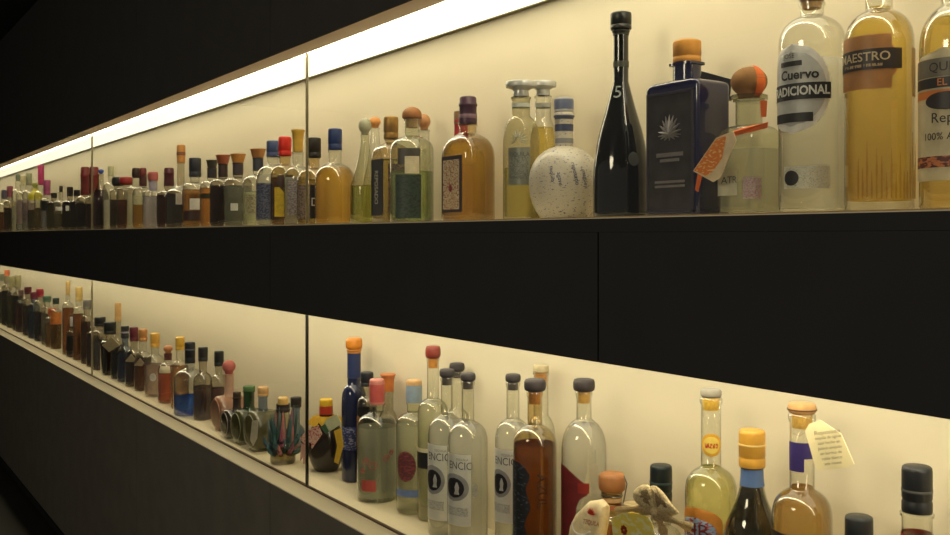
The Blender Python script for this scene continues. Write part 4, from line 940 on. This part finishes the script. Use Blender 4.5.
canteen(249, 386, 391, 11, 397, 246, 420, 15, 20, 'mossy glass canteen bottle with broad green glass neck', (80, 110, 60), 12, 'cyl', glass((176, 180, 150), (70, 74, 50), 1.0, .1, .65, (104, 104, 70)), plain((150, 146, 110), .3), glass((90, 140, 80), (40, 80, 40)), Y=.14)
canteen(237, 392, 398, 8, 404, 230, 416, 12.5, 20, 'dark brown canteen bottle with pale ring for its rim highlight, next to the pinkish brown one', (66, 48, 34), 8, 'cyl', gdk, plain((190, 180, 160), .3), gdk, False, Y=.14)  # pale ring paints the highlight along the rim
pk = plain((150, 104, 76), .3, 0, .2, 30, .3)
canteen(229, 360, 374, 9, 388, 220, 410, 15, 26, 'pinkish brown canteen bottle with round terracotta ball stopper', (176, 92, 80), 13, 'ball', pk, plain((176, 130, 100), .4), plain((180, 140, 112), .3), False, Y=.165, hd=.05)
# clear bottle with blue base
B = bottle('L', 190, 342, 32, 382, 368, 9, 363, 'clear broad shouldered bottle with black cap and vivid blue lower half', Y=.142, cap='cyl', capw=10.5, capc=(26, 26, 32), cap2=(.6, .68, (90, 90, 96)), liq=(72, 112, 190), lev=396, glow=.1, mixr=.4, gl=glass((236, 240, 240), (90, 104, 124)), name='tequila_bottle')
bottle('L', 203, 347, 19, 384, 372, 7.5, 361, 'clear bottle with black cap, next past the vivid blue one', Y=.15, cap='cyl', capw=9.5, capc=(30, 28, 30), liq=(150, 120, 100), lev=386, gl=g_dark, name='tequila_bottle')
bottle('L', 219, 351, 18, 386, 374, 7, 366, 'clear bottle with black cap, behind the terracotta ball stopper', Y=.215, cap='cyl', capw=9.5, capc=(30, 30, 30), liq=(140, 110, 100), lev=388, gl=g_dark, name='tequila_bottle')
bottle('L', 180, 337, 18, 372, 360, 6.5, 350, 'honey coloured bottle with golden cap, just behind the vivid blue bottle', Y=.15, cap='cyl', capw=9, capc=(214, 164, 56), liq=(190, 140, 80), lev=366, name='tequila_bottle')
bottle('L', 168, 345, 20, 372, 362, 7, 353, 'reddish amber bottle with cork ball top and pale paper collar', Y=.15, cap='ball', capw=9, capc=(186, 120, 70), liq=(176, 92, 60), lev=366, name='tequila_bottle', labels=[dict(x=(160, 170), y=(365, 372), m=CREAM)], collar=(353, 360, (96, 50, 44)))
B = bottle('L', 155, 333, 20, 366, 354, 7.5, 347, 'clear arched bottle with gold cap and round pearl seal', Y=.15, cap='cyl', capw=9, capc=(214, 160, 62), liq=(190, 160, 130), lev=364, name='tequila_bottle', labels=[dict(x=(150, 156), y=(372, 380), m=plain((206, 200, 186)), shape='oval', name='seal')])
tri = lambda B, x, y, s=5: card(B, 'paper_tag', [(x - s, y + s*.7), (x + 1, y - s*.8), (x + s, y + s*.2), (x + s*.6, y + s*.8)], -B.R - .006, plain((214, 190, 150), .7))
B = bottle('L', 143, 329, 17, 362, 351, 7, 341, 'brown bottle with amber cap and folded paper tag', Y=.15, cap='cyl', capw=8.5, capc=(190, 130, 70), liq=(110, 66, 40), lev=358, name='tequila_bottle'); tri(B, 139, 362)
B = bottle('L', 134, 327, 17, 360, 349, 7, 341, 'dark bottle with maroon cap and folded paper tag', Y=.15, cap='cyl', capw=8.5, capc=(100, 34, 44), liq=(70, 44, 40), lev=356, gl=g_dark, name='tequila_bottle'); tri(B, 130, 358)
B = bottle('L', 125, 326, 15, 356, 346, 6.5, 338, 'grey blue bottle with white banded black cap', Y=.15, cap='cyl', capw=8, capc=(38, 36, 44), cap2=(.4, .55, (150, 146, 150)), liq=(80, 80, 90), lev=352, gl=g_blue, name='tequila_bottle')
bottle('L', 118, 303, 14, 350, 336, 5.5, 321, 'dark bottle with long natural cork, tallest of the paper tagged cluster', Y=.15, cap='cyl', capw=6.5, capc=(200, 154, 92), caprough=.8, liq=(50, 40, 34), lev=345, gl=g_dark, name='tequila_bottle')
B = bottle('L', 110, 322, 19, 346, 340, 8, 334, 'black square bottle with cream diamond paper tag', Y=.15, n=5, ry=1, form='square', cap='cyl', capw=12, capc=(28, 30, 30), liq=(46, 26, 22), lev=348, gl=g_dark, name='square_bottle')
card(B, 'paper_tag', [(102, 345), (112, 337), (120, 345), (109, 352)], -.05, plain((222, 198, 146), .7), label='cream diamond paper tag')
small('L', 100, 317, 14, 'clear grey bottle with broad black cap, past the black square bottle', (30, 30, 30), 11, 9, .5, 4, 5, (120, 110, 104), 340, g_dark, Y=.15)
small('L', 93, 321, 13, 'purplish bottle with small pale stopper', (190, 170, 150), 5, 6, .4, 4, 5, (86, 54, 70), 336, g_dark, Y=.15)
small('L', 87, 300, 12, 'brown bottle with pewter cap', (120, 112, 100), 8, 9, .5, 6, 6, (90, 58, 34), 322, g_dark, Y=.15)
small('L', 79, 287, 12, 'amber bottle with thick clear cork stopper, beside the black and white label', (200, 166, 90), 7, 14, .5, 6, 6, (150, 90, 44), 314, Y=.15)
small('L', 73, 317, 13, 'bottle with black lower label and white neck paper', (220, 214, 206), 6, 9, .5, 4, 4, (60, 40, 34), 336, g_dark, Y=.15, labels=[dict(x=(66, 80), y=(336, 350), m=INK)])
small('L', 68, 281, 11, 'amber bottle with tall slender cork', (196, 160, 92), 4.5, 14, .4, 7, 6, (160, 96, 40), 308, Y=.15)
small('L', 56, 298, 11, 'bottle with dark green cap on orange label', (36, 56, 46), 6.5, 6, .45, 5, 4, (150, 110, 50), 312, Y=.15, labels=[dict(x=(50, 61), y=(312, 324), m=plain((206, 120, 50)))])
small('L', 52, 308, 13, 'honey brown bottle with orange shoulder', (206, 100, 40), 8, 7, .5, 2, 4, (150, 108, 60), 324, Y=.15)
small('L', 47, 296, 11, 'pale bottle with sea green cap', (84, 110, 84), 8, 6, .5, 4, 5, (130, 116, 90), 314, Y=.15)
small('L', 40, 289, 11, 'dark bottle with bright crimson cap', (160, 34, 52), 7, 8, .5, 3, 5, (60, 44, 54), 312, g_dark, Y=.15)
small('L', 34, 292, 11, 'teal tinted bottle with plum cap', (110, 34, 56), 7, 7, .5, 4, 5, (86, 96, 96), 312, g_blue, Y=.15)
small('L', 28, 287, 10, 'dark bottle with oxblood cap', (90, 24, 34), 7, 7, .5, 4, 5, (70, 60, 60), 306, g_dark, Y=.15)
small('L', 21, 290, 10, 'reddish slim bottle with dusty cap', (110, 80, 70), 5, 6, .45, 4, 5, (130, 70, 60), 304, Y=.15)
small('L', 18, 275, 10, 'bottle with tall clear stopper over a black body', (170, 156, 108), 6, 12, .5, 4, 5, (36, 30, 26), 296, g_dark, Y=.15)
small('L', 12, 276, 10, 'olive bottle with tall clear stopper', (160, 150, 104), 6, 11, .5, 4, 5, (90, 84, 50), 296, Y=.15)
small('L', 7, 270, 10, 'black bottle with orange cap and dark neck band', (210, 110, 60), 5, 6, .5, 8, 5, (36, 24, 22), 291, g_dark, Y=.15)
small('L', 2, 274, 10, 'pale green bottle against the picture edge', (120, 120, 90), 5, 7, .5, 6, 6, (70, 66, 44), 292, Y=.15)
